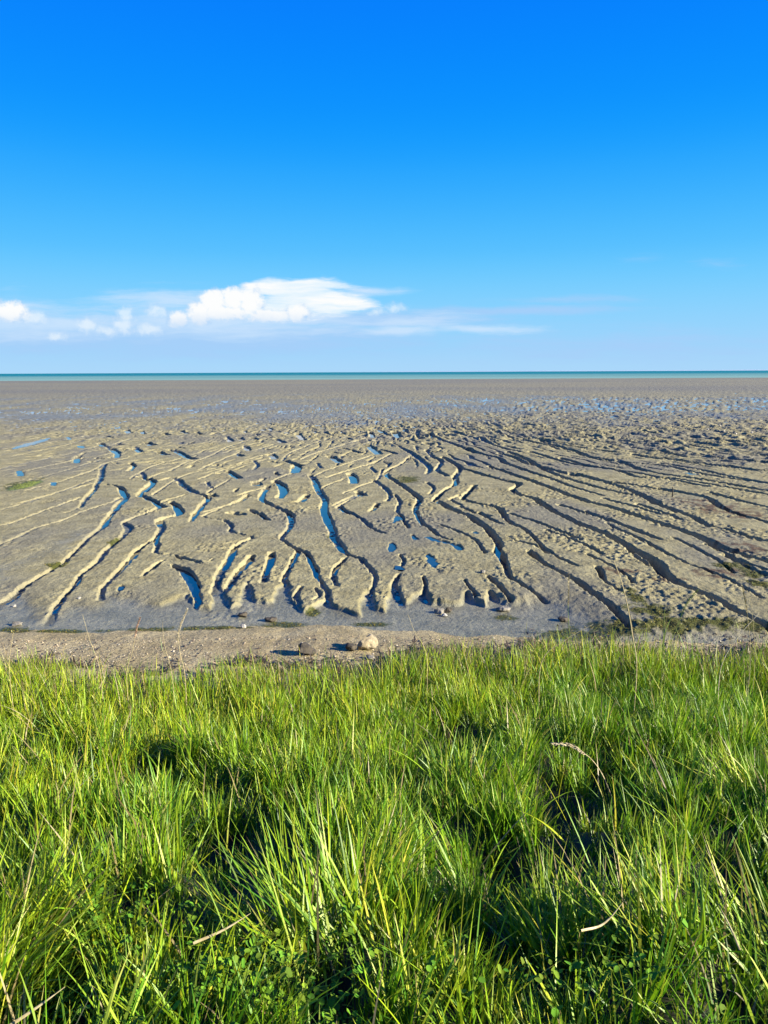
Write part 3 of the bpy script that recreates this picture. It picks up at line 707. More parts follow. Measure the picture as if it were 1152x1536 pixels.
col = N.mix(N.math('MULTIPLY', N.smooth(N.math('ADD', ar, N.math('MULTIPLY', N.math('SUBTRACT', n3, 0.5), 1.0)), 0.3, 0.6), 0.8), col, (0.0612, 0.0302, 0.0158))
N.link(col, B.inputs['Base Color'])
rough = N.smooth(wfac, 0.0, 1.0, 0.92, 0.40)
N.link(rough, B.inputs['Roughness'])
B.inputs['Specular IOR Level'].default_value = 0.32
bh = N.math('ADD', N.math('MULTIPLY', n2, 0.7), N.math('MULTIPLY', n3, 0.35))
bump = N.new('ShaderNodeBump'); bump.inputs['Strength'].default_value = 1.0; bump.inputs['Distance'].default_value = 0.045
N.link(bh, bump.inputs['Height']); N.link(bump.outputs[0], B.inputs['Normal'])

sand_m, N, B, O = material('shelly_sand')
P = pos(N)
n1 = N.noise(P, 1.6, 5, 0.6); n2 = N.noise(P, 20.0, 5, 0.7); n3 = N.noise(P, 48.0, 3, 0.65)
col = N.mix(N.smooth(n1, 0.35, 0.65), (0.270, 0.220, 0.108), (0.390, 0.325, 0.172))
col = N.mix(N.math('MULTIPLY', N.smooth(n3, 0.48, 0.62), 0.8), col, (0.0612, 0.0490, 0.0274))
col = N.mix(N.math('MULTIPLY', N.smooth(n2, 0.58, 0.72), 0.55), col, (0.1152, 0.0828, 0.0468))
aal = N.attr('algae').outputs['Fac']
col = N.mix(N.smooth(N.math('ADD', aal, N.math('MULTIPLY', N.math('SUBTRACT', n2, 0.5), 0.8)), 0.25, 0.6), col, (0.0432, 0.0475, 0.0072))
N.link(col, B.inputs['Base Color']); B.inputs['Roughness'].default_value = 0.9; B.inputs['Specular IOR Level'].default_value = 0.25
bump = N.new('ShaderNodeBump'); bump.inputs['Strength'].default_value = 0.9; bump.inputs['Distance'].default_value = 0.02
N.link(N.math('ADD', n2, N.math('MULTIPLY', n3, 0.6)), bump.inputs['Height']); N.link(bump.outputs[0], B.inputs['Normal'])

soil_m, N, B, O = material('soil')
P = pos(N)
n1 = N.noise(P, 9.0, 5, 0.6)
N.link(N.mix(N.smooth(n1, 0.35, 0.65), (0.010, 0.012, 0.004), (0.030, 0.032, 0.010)), B.inputs['Base Color'])
B.inputs['Roughness'].default_value = 1.0

water_m, N, B, O = material('still_water')
B.inputs['Base Color'].default_value = (0.012, 0.022, 0.035, 1); B.inputs['Roughness'].default_value = 0.03
B.inputs['IOR'].default_value = 1.33; B.inputs['Specular IOR Level'].default_value = 1.0
P = pos(N)
bump = N.new('ShaderNodeBump'); bump.inputs['Strength'].default_value = 0.12; bump.inputs['Distance'].default_value = 0.01
N.link(N.noise(P, 9.0, 2, 0.5), bump.inputs['Height']); N.link(bump.outputs[0], B.inputs['Normal'])

sea_m, N, B, O = material('sea_water')
P = pos(N)
sp = N.new('ShaderNodeSeparateXYZ'); N.link(P, sp.inputs[0])
shal = N.smooth(sp.outputs['Y'], 420, 1500, 0.0, 1.0)
mp = N.new('ShaderNodeMapping'); N.link(P, mp.inputs[0]); mp.inputs['Scale'].default_value = (0.0016, 0.012, 1)
n1 = N.noise(mp.outputs[0], 1.0, 4, 0.6)
col = N.mix(shal, (0.150, 0.280, 0.240), (0.006, 0.140, 0.170))
col = N.mix(N.math('MULTIPLY', N.smooth(n1, 0.45, 0.7), 0.5), col, (0.0089, 0.1295, 0.1406))
N.link(col, B.inputs['Base Color']); B.inputs['Roughness'].default_value = 0.7; B.inputs['Specular IOR Level'].default_value = 0.10

lip_light = np.exp(-(np.clip(near_c - 0.0, 0, 9) / 0.026) ** 2) * (near_c > -0.03) * (GY < 45)  # mask of the sunlit rim painted along creek lips
attrs = dict(wet=wet, algae=alg, red=red, damp=damp, lip=lip_light, bed=sstep(.45, .95, np.maximum(bed, bed_all * .8) * (GY < 60) * (0.75 + .6 * fbm(GX * 1.3, GY * .7, 151, 3))))
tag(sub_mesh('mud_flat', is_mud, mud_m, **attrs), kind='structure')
tag(sub_mesh('beach', ~is_mud & ~is_bank, sand_m, algae=alg), kind='structure')
tag(sub_mesh('ground', is_bank, soil_m), kind='structure')

# water lying in the creeks, and the open sea
WL = -0.128


def quad_obj(name, corners, mat):
    return tag(mesh_np(name, np.array(corners), np.array([[0, 1, 2, 3]]), mat, smooth=False), kind='structure')


wl_v, wl_f = [], []
for k_, (fx_, z_) in enumerate([(-2.3, -0.076), (0.03, -0.076), (0.24, -0.125), (2.3, -0.125)]):
    wl_v += [(fx_ * 11, 9.6, z_), (fx_ * 42, 50, z_)]
    if k_: wl_f.append((2 * k_ - 2, 2 * k_, 2 * k_ + 1, 2 * k_ - 1))
tag(mesh_np('creek_water', np.array(wl_v), np.array(wl_f), water_m, smooth=False), kind='structure')
quad_obj('shallow_water', [(-130, 44, -0.052), (130, 44, -0.052), (330, 135, -0.052), (-330, 135, -0.052)], water_m)
quad_obj('sea', [(-60000, 360, -0.36), (60000, 360, -0.36), (60000, 90000, -0.36), (-60000, 90000, -0.36)], sea_m)
for lvl, poly in pool_polys:
    cx, cyy = poly[:, 0].mean(), poly[:, 1].mean()
    hw = poly[:, 2].max() * 1.25 + 0.03
    dx = (poly[:, 0].max() - poly[:, 0].min()) / 2 + hw; dy = (poly[:, 1].max() - poly[:, 1].min()) / 2 + hw
    # a level sheet a little larger than the hollow; the mud rim hides its border
    iy = np.searchsorted(YR, cyy); ix = np.argmin(np.abs(GX[iy] - cx))
    w_ = [(float(p[0]), float(p[1])) for p in poly]
    hollow = []
    for p in poly:
        i = min(np.searchsorted(YR, p[1]), nr - 1); j = np.argmin(np.abs(GX[i] - p[0])); hollow.append(Z[i, j])
    z0 = float(np.median(hollow)) + 0.024
    left = [(p[0] - p[2] * 1.15, p[1]) for p in poly]; right = [(p[0] + p[2] * 1.15, p[1]) for p in poly]
    vs, fs = [], []
    for k in range(len(poly)):
        vs += [(left[k][0], left[k][1], z0), (right[k][0], right[k][1], z0)]
        if k: fs.append((2 * k - 2, 2 * k - 1, 2 * k + 1, 2 * k))
    tag(mesh_np('tide_pool_water', np.array(vs), np.array(fs), water_m, smooth=False), kind='structure')


def ground_z(x, y):
    i = int(np.clip(np.searchsorted(YR, y), 1, nr - 1))
    t = (y - YR[i - 1]) / (YR[i] - YR[i - 1])
    a = np.interp(x, GX[i - 1], Z[i - 1]); b = np.interp(x, GX[i], Z[i])
    return float(a + (b - a) * t)


def ground_zs(x, y):
    i = np.clip(np.searchsorted(YR, y), 1, nr - 1)
    g = np.clip(y, -3, 60)
    f = x / (np.abs(y) * 0.90 + 1.2)
    j = np.clip(np.searchsorted(fan, f), 0, NC - 1)
    return Z[i, j]


# ------------------------------------------------------------------ grass
leaf_m, N, B, O = material('grass_blade')
t = N.attr('tint')
N.link(t.outputs['Color'], B.inputs['Base Color']); B.inputs['Roughness'].default_value = 0.45; B.inputs['Specular IOR Level'].default_value = 0.35
tr = N.new('ShaderNodeBsdfTranslucent'); N.link(N.mix(1.0, t.outputs['Color'], (1.15, 1.2, 0.7), 'MULTIPLY'), tr.inputs['Color'])
mx = N.new('ShaderNodeMixShader'); mx.inputs[0].default_value = 0.28
N.link(B.outputs[0], mx.inputs[1]); N.link(tr.outputs[0], mx.inputs[2]); N.link(mx.outputs[0], O.inputs[0])


def blades(root, L, az, tilt, curve, width, tint, seg=4, twist=None, tip_tint=None):
    """numpy blades -> verts, faces, colours"""
    n = len(L)
    sgrid = np.linspace(0, 1, seg + 1)
    th = tilt[:, None] + curve[:, None] * sgrid[None, :] ** 1.4
    step = (L / seg)[:, None]
    mid = 0.5 * (th[:, 1:] + th[:, :-1])
    h = np.concatenate([np.zeros((n, 1)), np.cumsum(np.sin(mid) * step, 1)], 1)
    v = np.concatenate([np.zeros((n, 1)), np.cumsum(np.cos(mid) * step, 1)], 1)
    ca, sa = np.cos(az)[:, None], np.sin(az)[:, None]
    cx = root[:, 0:1] + h * ca; cyy = root[:, 1:2] + h * sa; cz = root[:, 2:3] + v
    tw = np.zeros(n) if twist is None else twist
    wa = az[:, None] + math.pi / 2 + tw[:, None] * (0.4 + 0.6 * sgrid[None, :])
    wd = width[:, None] * 0.5 * np.clip(np.minimum(0.55 + 2.2 * sgrid, 1.0) * (1 - sgrid ** 2.2) + 0.04, 0, 1)[None, :]
    ox, oy = np.cos(wa) * wd, np.sin(wa) * wd
    # edges tip up a little where the blade lies over
    oz = wd * 0.25 * np.sin(tw)[:, None]
    A = np.stack([cx - ox, cyy - oy, cz - oz], -1); Bv = np.stack([cx + ox, cyy + oy, cz + oz], -1)
    verts = np.stack([A, Bv], 2).reshape(n, (seg + 1) * 2, 3)
    base = (np.arange(n) * (seg + 1) * 2)[:, None]
    k = np.arange(seg)[None, :] * 2
    f = np.stack([base + k, base + k + 1, base + k + 3, base + k + 2], -1).reshape(-1, 4)
    tt = tint if tip_tint is None else tip_tint
    g = sgrid[None, :, None]
    c = tint[:, None, :] * (1 - g ** 1.5) + tt[:, None, :] * g ** 1.5
    c = np.repeat(c[:, :, None, :], 2, 2).reshape(-1, 3)
    return verts.reshape(-1, 3), f, c


GREENS = np.array([(0.0858, 0.1551, 0.0066), (0.1155, 0.1848, 0.0079), (0.0528, 0.1254, 0.0066), (0.1551, 0.1980, 0.0145), (0.0330, 0.0957, 0.0079), (0.1914, 0.2046, 0.0264)])
GW = np.array([.26, .24, .20, .14, .10, .06])
STRAW = np.array([(0.2772, 0.2244, 0.0990), (0.2244, 0.1782, 0.0726), (0.3300, 0.2904, 0.1584), (0.1452, 0.0990, 0.0396)])


def pick_tints(n, straw_p, yellow):
    idx = RNG.choice(len(GREENS), n, p=GW)
    c = GREENS[idx] * RNG.uniform(0.6, 1.2, (n, 1))
    c = c * (1 - yellow[:, None]) + (c * np.array([1.55, 1.22, 1.3]) + np.array([0.02, 0.01, 0])) * yellow[:, None]
    s = RNG.random(n) < straw_p
    c *= np.array([1.56, 1.72, 1.28])
    c[s] = STRAW[RNG.choice(4, s.sum(), p=[.4, .25, .2, .15])] * RNG.uniform(0.75, 1.1, (s.sum(), 1))
    return c, s


def scatter(n, y0, y1, pw=1.0):
    y = y0 + (y1 - y0) * RNG.random(n) ** pw
    # area-weighted fan
    keep = RNG.random(n) < (0.62 * np.abs(y) + 1.5) / (0.62 * y1 + 1.5)
    y = y[keep]
    x = RNG.uniform(-1, 1, len(y)) * (0.62 * y + 1.5)
    return x, y


allv, allf, allc = [], [], []
off = 0


def add(v, f, c):
    global off
    allv.append(v); allf.append(f + off); allc.append(c); off += len(v)


# tufts
tx, ty = scatter(10500, 0.7, 8.4, 1.2)
hol = hollow_at(tx, ty)
k = (ty < edge_at(tx) + RNG.normal(0, .22, len(tx))) & (RNG.random(len(tx)) > 0.85 * hol) & (fbm(tx * 2.1, ty * 2.1, 221, 2) > -0.30)
tx, ty = tx[k], ty[k]; hol = hol[k]
hf = fbm(tx * 1.5, ty * 1.5, 201, 3)
t_h = np.clip(0.245 + 0.22 * hf, 0.12, 0.40) * RNG.uniform(0.75, 1.2, len(tx)) * (1 - 0.55 * hol)
t_h *= 1 - 0.25 * sstep(-0.9, 0.2, ty - edge_at(tx))
lean_az = math.pi * 0.5 + 7.0 * fbm(tx * 1.7, ty * 1.7, 203, 2) + RNG.normal(0, 1.2, len(tx))
lean = np.clip(0.14 + 0.50 * np.abs(fbm(tx * 2.0, ty * 2.0, 205, 2)) + RNG.normal(0, .14, len(tx)), 0.0, 0.8)
per = RNG.integers(16, 31, len(tx))
own = np.repeat(np.arange(len(tx)), per)
n = len(own)
r = np.abs(RNG.normal(0, 0.040, n)); a = RNG.uniform(0, 2 * math.pi, n)
bx, by = tx[own] + r * np.cos(a), ty[own] + r * np.sin(a)
rootz = ground_zs(bx, by) - 0.015
L = t_h[own] * RNG.uniform(0.4, 1.25, n)
out_t = np.clip(np.abs(RNG.normal(0.0, 0.30, n)) + r * 1.5, 0.0, 0.95)
vx = lean[own] * np.cos(lean_az[own]) + out_t * np.cos(a); vy = lean[own] * np.sin(lean_az[own]) + out_t * np.sin(a)
az = np.arctan2(vy, vx); tilt = np.clip(np.hypot(vx, vy), 0, 1.05)
curve = np.clip(RNG.gamma(1.0, 0.20, n), 0, 1.7)
wid = RNG.uniform(0.0052, 0.0118, n)
yel = np.clip(0.05 + 1.3 * fbm(bx * 0.7, by * 0.7, 207, 3) + 0.55 * sstep(4.0, 6.8, by) - 0.35 * sstep(0, 3, bx) * sstep(2.0, 5, by) + 0.40 * sstep(0.5, -2.0, bx), 0, 1)  # yellower left and greener right paints the side sunlight into the tint
strp = 0.03 + 0.14 * sstep(-1.0, 0.3, by - edge_at(bx))
tint, st = pick_tints(n, strp, yel)
tip = tint.copy()
dry_tip = RNG.random(n) < 0.10
tip[dry_tip] = tint[dry_tip] * 0.4 + STRAW[0] * 0.5
foot = tint
add(*blades(np.stack([bx, by, rootz], -1), L, az, tilt, curve, wid, foot, 4, RNG.normal(0, .9, n), tip))
print('tuft blades', n)
# short undergrowth filling the gaps, tint lowered to paint the shade between tufts
ux, uy = scatter(150000, 0.7, 8.4, 1.25)
k = uy < edge_at(ux) + RNG.normal(0, .10, len(ux)); ux, uy = ux[k], uy[k]
n = len(ux)
L = RNG.uniform(0.06, 0.19, n) * (1 - 0.5 * hollow_at(ux, uy))
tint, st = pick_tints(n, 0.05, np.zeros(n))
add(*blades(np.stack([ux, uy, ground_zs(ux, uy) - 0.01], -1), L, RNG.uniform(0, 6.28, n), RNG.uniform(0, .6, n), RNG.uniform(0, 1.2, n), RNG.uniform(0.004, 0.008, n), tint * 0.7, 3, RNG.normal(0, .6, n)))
# long bent leaves that lie over the rest, a few straw-pale
lx, ly = scatter(2600, 0.8, 8.2)
k = (ly < edge_at(lx)); lx, ly = lx[k], ly[k]
n = len(lx)
tint, st = pick_tints(n, 0.14, np.clip(0.5 + fbm(lx, ly, 211, 2), 0, 1))
add(*blades(np.stack([lx, ly, ground_zs(lx, ly)], -1), RNG.uniform(0.28, 0.50, n), math.pi * 0.5 + RNG.normal(0, 1.5, n), RNG.uniform(0.05, .7, n), RNG.uniform(0.1, 1.1, n), RNG.uniform(0.005, 0.010, n), tint, 7, RNG.normal(0, .7, n)))
# big tussocks whose leaves lie outwards: (photo x, photo y of the foot, leaf length, main direction, spread, count)
for px, py, ln, ma, sp, cnt in [(470, 1420, .50, 2.35, .45, 160), (560, 1330, .42, 1.0, .5, 120), (-10, 1500, .46, 0.75, .35, 200), (30, 1420, .42, 0.5, .4, 150), (1000, 1440, .42, 2.0, .5, 160),
                                (1150, 1420, .45, 2.5, .4, 150), (850, 1420, .34, 1.5, .5, 170), (700, 1180, .38, 0.6, .5, 90), (760, 1060, .40, 2.4, .5, 90), (160, 1150, .46, 1.2, .35, 80), (250, 1050, .36, 1.5, .4, 70),
                                (690, 1040, .42, 2.3, .35, 60), (1120, 1180, .42, 2.2, .4, 140), (330, 1480, .36, 0.2, .4, 50)]:
    zz = 1.0
    for _ in range(8):
        x, y = gpt(px, py, zz); zz = float(bank_z(y)) + 0.03
    q = RNG.normal(0, .085, (cnt, 2)); rx, ry = x + q[:, 0], y + q[:, 1]
    tint, st = pick_tints(cnt, 0.10, np.clip(RNG.normal(.55, .25, cnt), 0, 1))
    add(*blades(np.stack([rx, ry, ground_zs(rx, ry)], -1), ln * RNG.uniform(.55, 1.15, cnt), RNG.normal(ma, sp * 1.5, cnt), np.clip(RNG.normal(.60, .32, cnt), 0.02, 1.25), RNG.uniform(0, .6, cnt), RNG.uniform(.006, .011, cnt), tint, 5, RNG.normal(0, .7, cnt)))
fx = RNG.uniform(-6.6, 6.8, 2600); fy = edge_at(fx) - np.abs(RNG.normal(0.0, .35, len(fx))); n = len(fx)
tint, st = pick_tints(n, 0.10, np.full(n, .75))
add(*blades(np.stack([fx, fy, ground_zs(fx, fy)], -1), RNG.uniform(0.30, 0.56, n), RNG.uniform(0, 6.28, n), RNG.uniform(0, .45, n), RNG.uniform(0, .6, n), RNG.uniform(0.005, 0.010, n), tint, 5, RNG.normal(0, .7, n)))
# thin straw fringe towards the beach
fx = RNG.uniform(-6.6, 6.8, 12000); fy = edge_at(fx) + np.abs(RNG.normal(0.0, .45, len(fx))) * RNG.choice([1, 1, -1], len(fx)); n = len(fx)
tint, st = pick_tints(n, 0.35, np.full(n, .9))
add(*blades(np.stack([fx, fy, ground_zs(fx, fy)], -1), RNG.uniform(0.08, 0.40, n) * (1 - 0.5 * sstep(0, .8, fy - edge_at(fx))), RNG.uniform(0, 6.28, n), RNG.uniform(0, .5, n), RNG.uniform(0, .7, n), RNG.uniform(0.003, 0.0065, n), tint, 4, RNG.normal(0, .7, n)))
grass = mesh_np('grass', np.concatenate(allv), np.concatenate(allf), leaf_m, col=np.concatenate(allc))
tag(grass, 'long green and yellowish grass covering the bank in the foreground', 'grass', kind='stuff')

# ------------------------------------------------------------------ clover, weed, shell grit: nobody could count them
def leaflets(name, centers, normal_j, size, tints, mat, sides=5):
    """many small leaf faces, each a bent little disc"""
    n = len(centers)
    a = np.linspace(0, 2 * math.pi, sides, endpoint=False)
    rz = RNG.uniform(0, 6.28, n); tx_ = RNG.normal(0, normal_j, n); ty_ = RNG.normal(0, normal_j, n)
    lx_ = np.cos(a)[None, :] * size[:, None]; ly_ = np.sin(a)[None, :] * size[:, None] * RNG.uniform(.55, 1, n)[:, None]
    X = lx_ * np.cos(rz)[:, None] - ly_ * np.sin(rz)[:, None]; Y = lx_ * np.sin(rz)[:, None] + ly_ * np.cos(rz)[:, None]
    Zo = X * tx_[:, None] + Y * ty_[:, None] + np.abs(ly_) * 0.35
    v = np.stack([X + centers[:, 0:1], Y + centers[:, 1:2], Zo + centers[:, 2:3]], -1)
    mid = centers[:, None, :]
    V_ = np.concatenate([v, mid], 1).reshape(-1, 3)
    b = (np.arange(n) * (sides + 1))[:, None]; k_ = np.arange(sides)[None, :]
    f = np.stack([b + k_, b + (k_ + 1) % sides, np.broadcast_to(b + sides, (n, sides))], -1).reshape(-1, 3)
    return mesh_np(name, V_, f, mat, col=np.repeat(tints, sides + 1, 0))


def bank_pt(px, py, lift=0.05):
    zz = 1.2
    for _ in range(8):
        x, y = gpt(px, py, zz); zz = float(bank_z(y)) + lift
    return x, y


clover_m, N, B, O = material('clover_leaf')
N.link(N.attr('tint').outputs['Color'], B.inputs['Base Color']); B.inputs['Roughness'].default_value = .75; B.inputs['Specular IOR Level'].default_value = .15
cc = []
for _ in range(600):
    px, py = random.choice([(random.gauss(200, 80), random.gauss(1470, 55)), (random.gauss(420, 100), random.gauss(1505, 35)), (random.gauss(300, 120), random.gauss(1440, 50)), (random.gauss(900, 90), random.gauss(1470, 60)), (random.gauss(160, 60), random.gauss(1400, 30))])
    x, y = bank_pt(px, py)
    z = ground_z(x, y) + random.uniform(0.05, 0.20)
    for k in range(3):
        aa2 = random.uniform(0, .4) + k * 2.094
        cc.append((x + 0.011 * math.cos(aa2), y + 0.011 * math.sin(aa2), z + random.uniform(-.003, .003)))
cc = np.array(cc)
tints = np.array([(0.075, 0.165, 0.010)]) * RNG.uniform(.6, 1.5, (len(cc), 1)) * np.array([1, 1, 1])
tints[:, 0] *= RNG.uniform(.8, 1.5, len(cc))
tag(leaflets('clover', cc, .5, RNG.uniform(.006, .013, len(cc)), tints, clover_m, 7), 'low broad-leaved clover growing among the near grass', 'clover', kind='stuff')

# green weed lying along the shore line
wx = RNG.uniform(-8, 9, 500000); wy = RNG.uniform(8.6, 24, 500000)
i_ = np.clip(np.searchsorted(YR, wy), 1, nr - 1); j_ = np.clip(np.searchsorted(fan, wx / (wy * .9 + 1.2)), 0, NC - 1)
k = (alg[i_, j_] > 0.34 + .3 * RNG.random(len(wx)))
wx, wy = wx[k], wy[k]; wz = Z[i_, j_][k] + RNG.uniform(0.001, .006, len(wx))
tints = np.array([(0.120, 0.112, 0.012)]) * RNG.uniform(.3, 1.5, (len(wx), 1))
tints[:, 0] *= RNG.uniform(.7, 1.3, len(wx))
weed_m, N, B, O = material('weed')
N.link(N.attr('tint').outputs['Color'], B.inputs['Base Color']); B.inputs['Roughness'].default_value = .6
print('weed', len(wx))
tag(leaflets('seaweed', np.stack([wx, wy, wz], -1), .45, RNG.uniform(.004, .012, len(wx)), tints, weed_m, 4), 'olive green seaweed strewn along the foot of the beach', 'seaweed', kind='stuff')

# brown drift litter at the top of the beach
nd = 22000
dx = RNG.uniform(-6.5, 7, nd); dy = edge_at(dx) + RNG.normal(0.60, .30, nd)
k = fbm(dx * 1.5, dy * 3, 231, 3) + .30 * sstep(-1.2, .5, dx) > 0.03
dx, dy = dx[k], dy[k]; nd = len(dx)
DR = np.array([(0.0240, 0.0160, 0.0096), (0.0560, 0.0360, 0.0176), (0.1280, 0.0880, 0.0480), (0.2400, 0.1920, 0.1040)])
tints = DR[RNG.choice(4, nd, p=[.5, .28, .14, .08])]
v, f, c = blades(np.stack([dx, dy, ground_zs(dx, dy) + .006], -1), RNG.uniform(.03, .16, nd), RNG.uniform(0, 6.28, nd), RNG.uniform(1.0, 1.5, nd), RNG.normal(.1, .5, nd), RNG.uniform(.008, .035, nd), tints, 3, RNG.normal(0, .8, nd))
tag(mesh_np('drift_litter', v, f, weed_m, col=c), 'dark brown drift litter lying along the grass edge', 'drift litter', kind='stuff')


def stone_verts(seed, sx, sy, sz, sub=3, rough=.22, facet=0.0):
    import bmesh
    bm = bmesh.new(); bmesh.ops.create_icosphere(bm, subdivisions=sub, radius=1)
    r_ = random.Random(seed)
    planes = []
    for _ in range(9):
        d = Vector((r_.gauss(0, 1), r_.gauss(0, 1), r_.gauss(0, 1))).normalized(); planes.append((d, r_.uniform(.48, .85)))
    from mathutils import noise as mn
    for v_ in bm.verts:
        p = v_.co.copy()
        for d, h in planes:
            e = p.dot(d) - h
            if e > 0: p -= d * e * .97
        p += p.normalized() * rough * .35 * mn.noise(p * 2.1 + Vector((seed, 0, 0))) + p.normalized() * rough * .15 * mn.noise(p * 6 + Vector((0, seed, 0)))
        v_.co = Vector((p.x * sx, p.y * sy, p.z * sz))
    return bm


def bm_obj(name, bm, mat, parent=None, smooth=True):
    me = bpy.data.meshes.new(name); bm.to_mesh(me); bm.free()
    for p in me.polygons: p.use_smooth = smooth
    me.materials.append(mat)
    o = bpy.data.objects.new(name, me); C.objects.link(o)
    if parent: o.parent = parent
    return o


# shell grit and pebbles on the beach, one sheet of small stones
npb = 42000
gx = RNG.uniform(-6.6, 7.2, npb); gy = 6.7 + 2.8 * RNG.random(npb)
k = (gy > edge_at(gx) - .3); gx, gy = gx[k], gy[k]; npb = len(gx)
bm = stone_verts(3, 1, 1, .7, 1, .3)
pv = np.array([v_.co[:] for v_ in bm.verts]); pf = np.array([[v_.index for v_ in f_.verts] for f_ in bm.faces]); bm.free()
sz = np.clip(RNG.gamma(1.3, .0032, npb), .002, .024)
rz = RNG.uniform(0, 6.28, npb)
base_p = np.stack([gx, gy, ground_zs(gx, gy) + sz * .25], -1)
sc3 = sz[:, None] * RNG.uniform(.6, 1.3, (npb, 3))
pp = pv[None] * sc3[:, None, :]
X = pp[..., 0] * np.cos(rz)[:, None] - pp[..., 1] * np.sin(rz)[:, None]; Y = pp[..., 0] * np.sin(rz)[:, None] + pp[..., 1] * np.cos(rz)[:, None]
pp = np.stack([X, Y, pp[..., 2]], -1) + base_p[:, None, :]
ff = (pf[None] + (np.arange(npb) * len(pv))[:, None, None]).reshape(-1, 3)
PB = np.array([(0.3000, 0.2475, 0.1650), (0.3750, 0.3375, 0.2700), (0.2100, 0.1575, 0.0975), (0.0975, 0.0750, 0.0525), (0.0375, 0.0300, 0.0225)])
pt = PB[RNG.choice(5, npb, p=[.26, .10, .24, .24, .16])] * RNG.uniform(.8, 1.15, (npb, 1))
grit_m, N, B, O = material('grit')
N.link(N.attr('tint').outputs['Color'], B.inputs['Base Color']); B.inputs['Roughness'].default_value = .85
tag(mesh_np('shingle', pp.reshape(-1, 3), ff, grit_m, col=np.repeat(pt, len(pv), 0)), 'fine shell grit and pebbles covering the beach strip', 'shingle', kind='stuff')


# ------------------------------------------------------------------ single stones
def rock_mat(name, a, b, scale=9.0):
    m, N, B, O = material(name)
    tcx = N.new('ShaderNodeTexCoord'); P = tcx.outputs['Object']
    n1 = N.noise(P, scale, 6, .65); n2 = N.noise(P, scale * 6, 3, .6)
    c = N.mix(N.smooth(n1, .35, .65), a, b)
    c = N.mix(N.math('MULTIPLY', N.smooth(n2, .55, .7), .5), c, tuple(v * .45 for v in a))
    N.link(c, B.inputs['Base Color']); B.inputs['Roughness'].default_value = .85
    bump = N.new('ShaderNodeBump'); bump.inputs['Strength'].default_value = .8; bump.inputs['Distance'].default_value = .02
    N.link(N.math('ADD', n1, N.math('MULTIPLY', n2, .4)), bump.inputs['Height']); N.link(bump.outputs[0], B.inputs['Normal'])
    return m


pale_m = rock_mat('pale_rock', (0.17, 0.140, 0.085), (0.30, 0.255, 0.165))
dark_m = rock_mat('dark_rock', (0.0165, 0.0142, 0.0105), (0.0638, 0.0525, 0.0338))
grey_m = rock_mat('grey_rock', (0.1125, 0.1050, 0.0825), (0.2025, 0.1875, 0.1500))
shell_m = rock_mat('shell', (0.26, 0.245, 0.205), (0.38, 0.36, 0.31))


def stone(px, py, wpx, hpx, mat, seed, label, cat='stone', name='stone', depth=.8, sub=3, group=None):
    """PX, PY: middle of its foot in the photo; WPX, HPX: its size there"""
    z = 0.05
    for _ in range(8):
        x, y = gpt(px, py, z); z = ground_z(x, y)
    rg = math.hypot(y, H - z) / F_PX
    sx, szz = wpx * rg / 2, hpx * rg / 2
    o = bm_obj(name, stone_verts(seed, sx * 1.12, sx * depth * 1.12, szz * 1.12, max(sub, 4) if wpx > 12 else sub, .5), mat)
    o.location = (x, y + sx * depth * .4, z + szz * .72)
    o.rotation_euler = (0, 0, 0)
    return tag(o, label, cat, group)


stone(551, 976, 27, 26, pale_m, 4, 'largest pale boulder on the beach, its right side sunlit', 'boulder', 'boulder', .9, 4)
stone(527, 977, 15, 15, dark_m, 8, 'small dark stone touching the left side of the pale boulder', depth=.9)
stone(458, 983, 30, 18, dark_m, 12, 'large dark stone left of the pale boulder, half sunk in the beach grit', depth=.9)
stone(603, 989, 18, 10, dark_m, 15, 'flat dark stone right of the pale boulder at the grass edge')
stone(634, 986, 15, 9, dark_m, 16, 'dark stone at the grass edge, furthest right of the beach stones')
stone(318, 1003, 12, 8, dark_m, 18, 'dark stone at the grass edge below the tall pale seed head')
stone(374, 993, 14, 7, dark_m, 19, 'low dark stone at the grass edge left of the large dark stone')
stone(557, 990, 15, 8, grey_m, 20, 'grey stone right in front of the pale boulder')
stone(363, 926, 14, 9, dark_m, 21, 'black stone on wet mud, the left one of two before the tongues of mud')
stone(406, 932, 17, 8, dark_m, 22, 'black stone on wet mud, the right one of two before the tongues of mud')
stone(365, 942, 9, 6, shell_m, 23, 'small white shell on wet mud just below the left black stone', 'shell', 'shell')
stone(24, 939, 17, 7, grey_m, 24, 'pale grey stone on wet mud near the left edge', depth=.6)
stone(21, 911, 5, 5, shell_m, 25, 'small white shell on wet mud above the pale grey stone', 'shell', 'shell')
stone(119, 899, 5, 5, shell_m, 26, 'white shell by the foot of a mud creek on the left', 'shell', 'shell')
stone(660, 921, 15, 10, grey_m, 27, 'left stone of the cluster on the wet mud at centre')
stone(673, 919, 12, 9, dark_m, 28, 'dark middle stone of the cluster on the wet mud at centre')
stone(667, 925, 8, 5, shell_m, 29, 'white shell among the cluster of stones on the wet mud at centre', 'shell', 'shell')
stone(754, 917, 20, 9, grey_m, 30, 'low grey slab of stone on wet mud right of the stone cluster')
stone(846, 932, 15, 8, dark_m, 31, 'dark stone on the mud beside the right seaweed patch')
stone(725, 860, 9, 5, grey_m, 33, 'small grey stone on a mud tongue right of centre')
for k, (px, py) in enumerate([(1062, 645), (1086, 647), (1080, 641), (1104, 652), (1128, 650)]):
    stone(px, py, 4, 3, shell_m, 40 + k, 'white shell far out on the dark mud at the right edge', 'shell', 'shell', group='far white shells', sub=2)


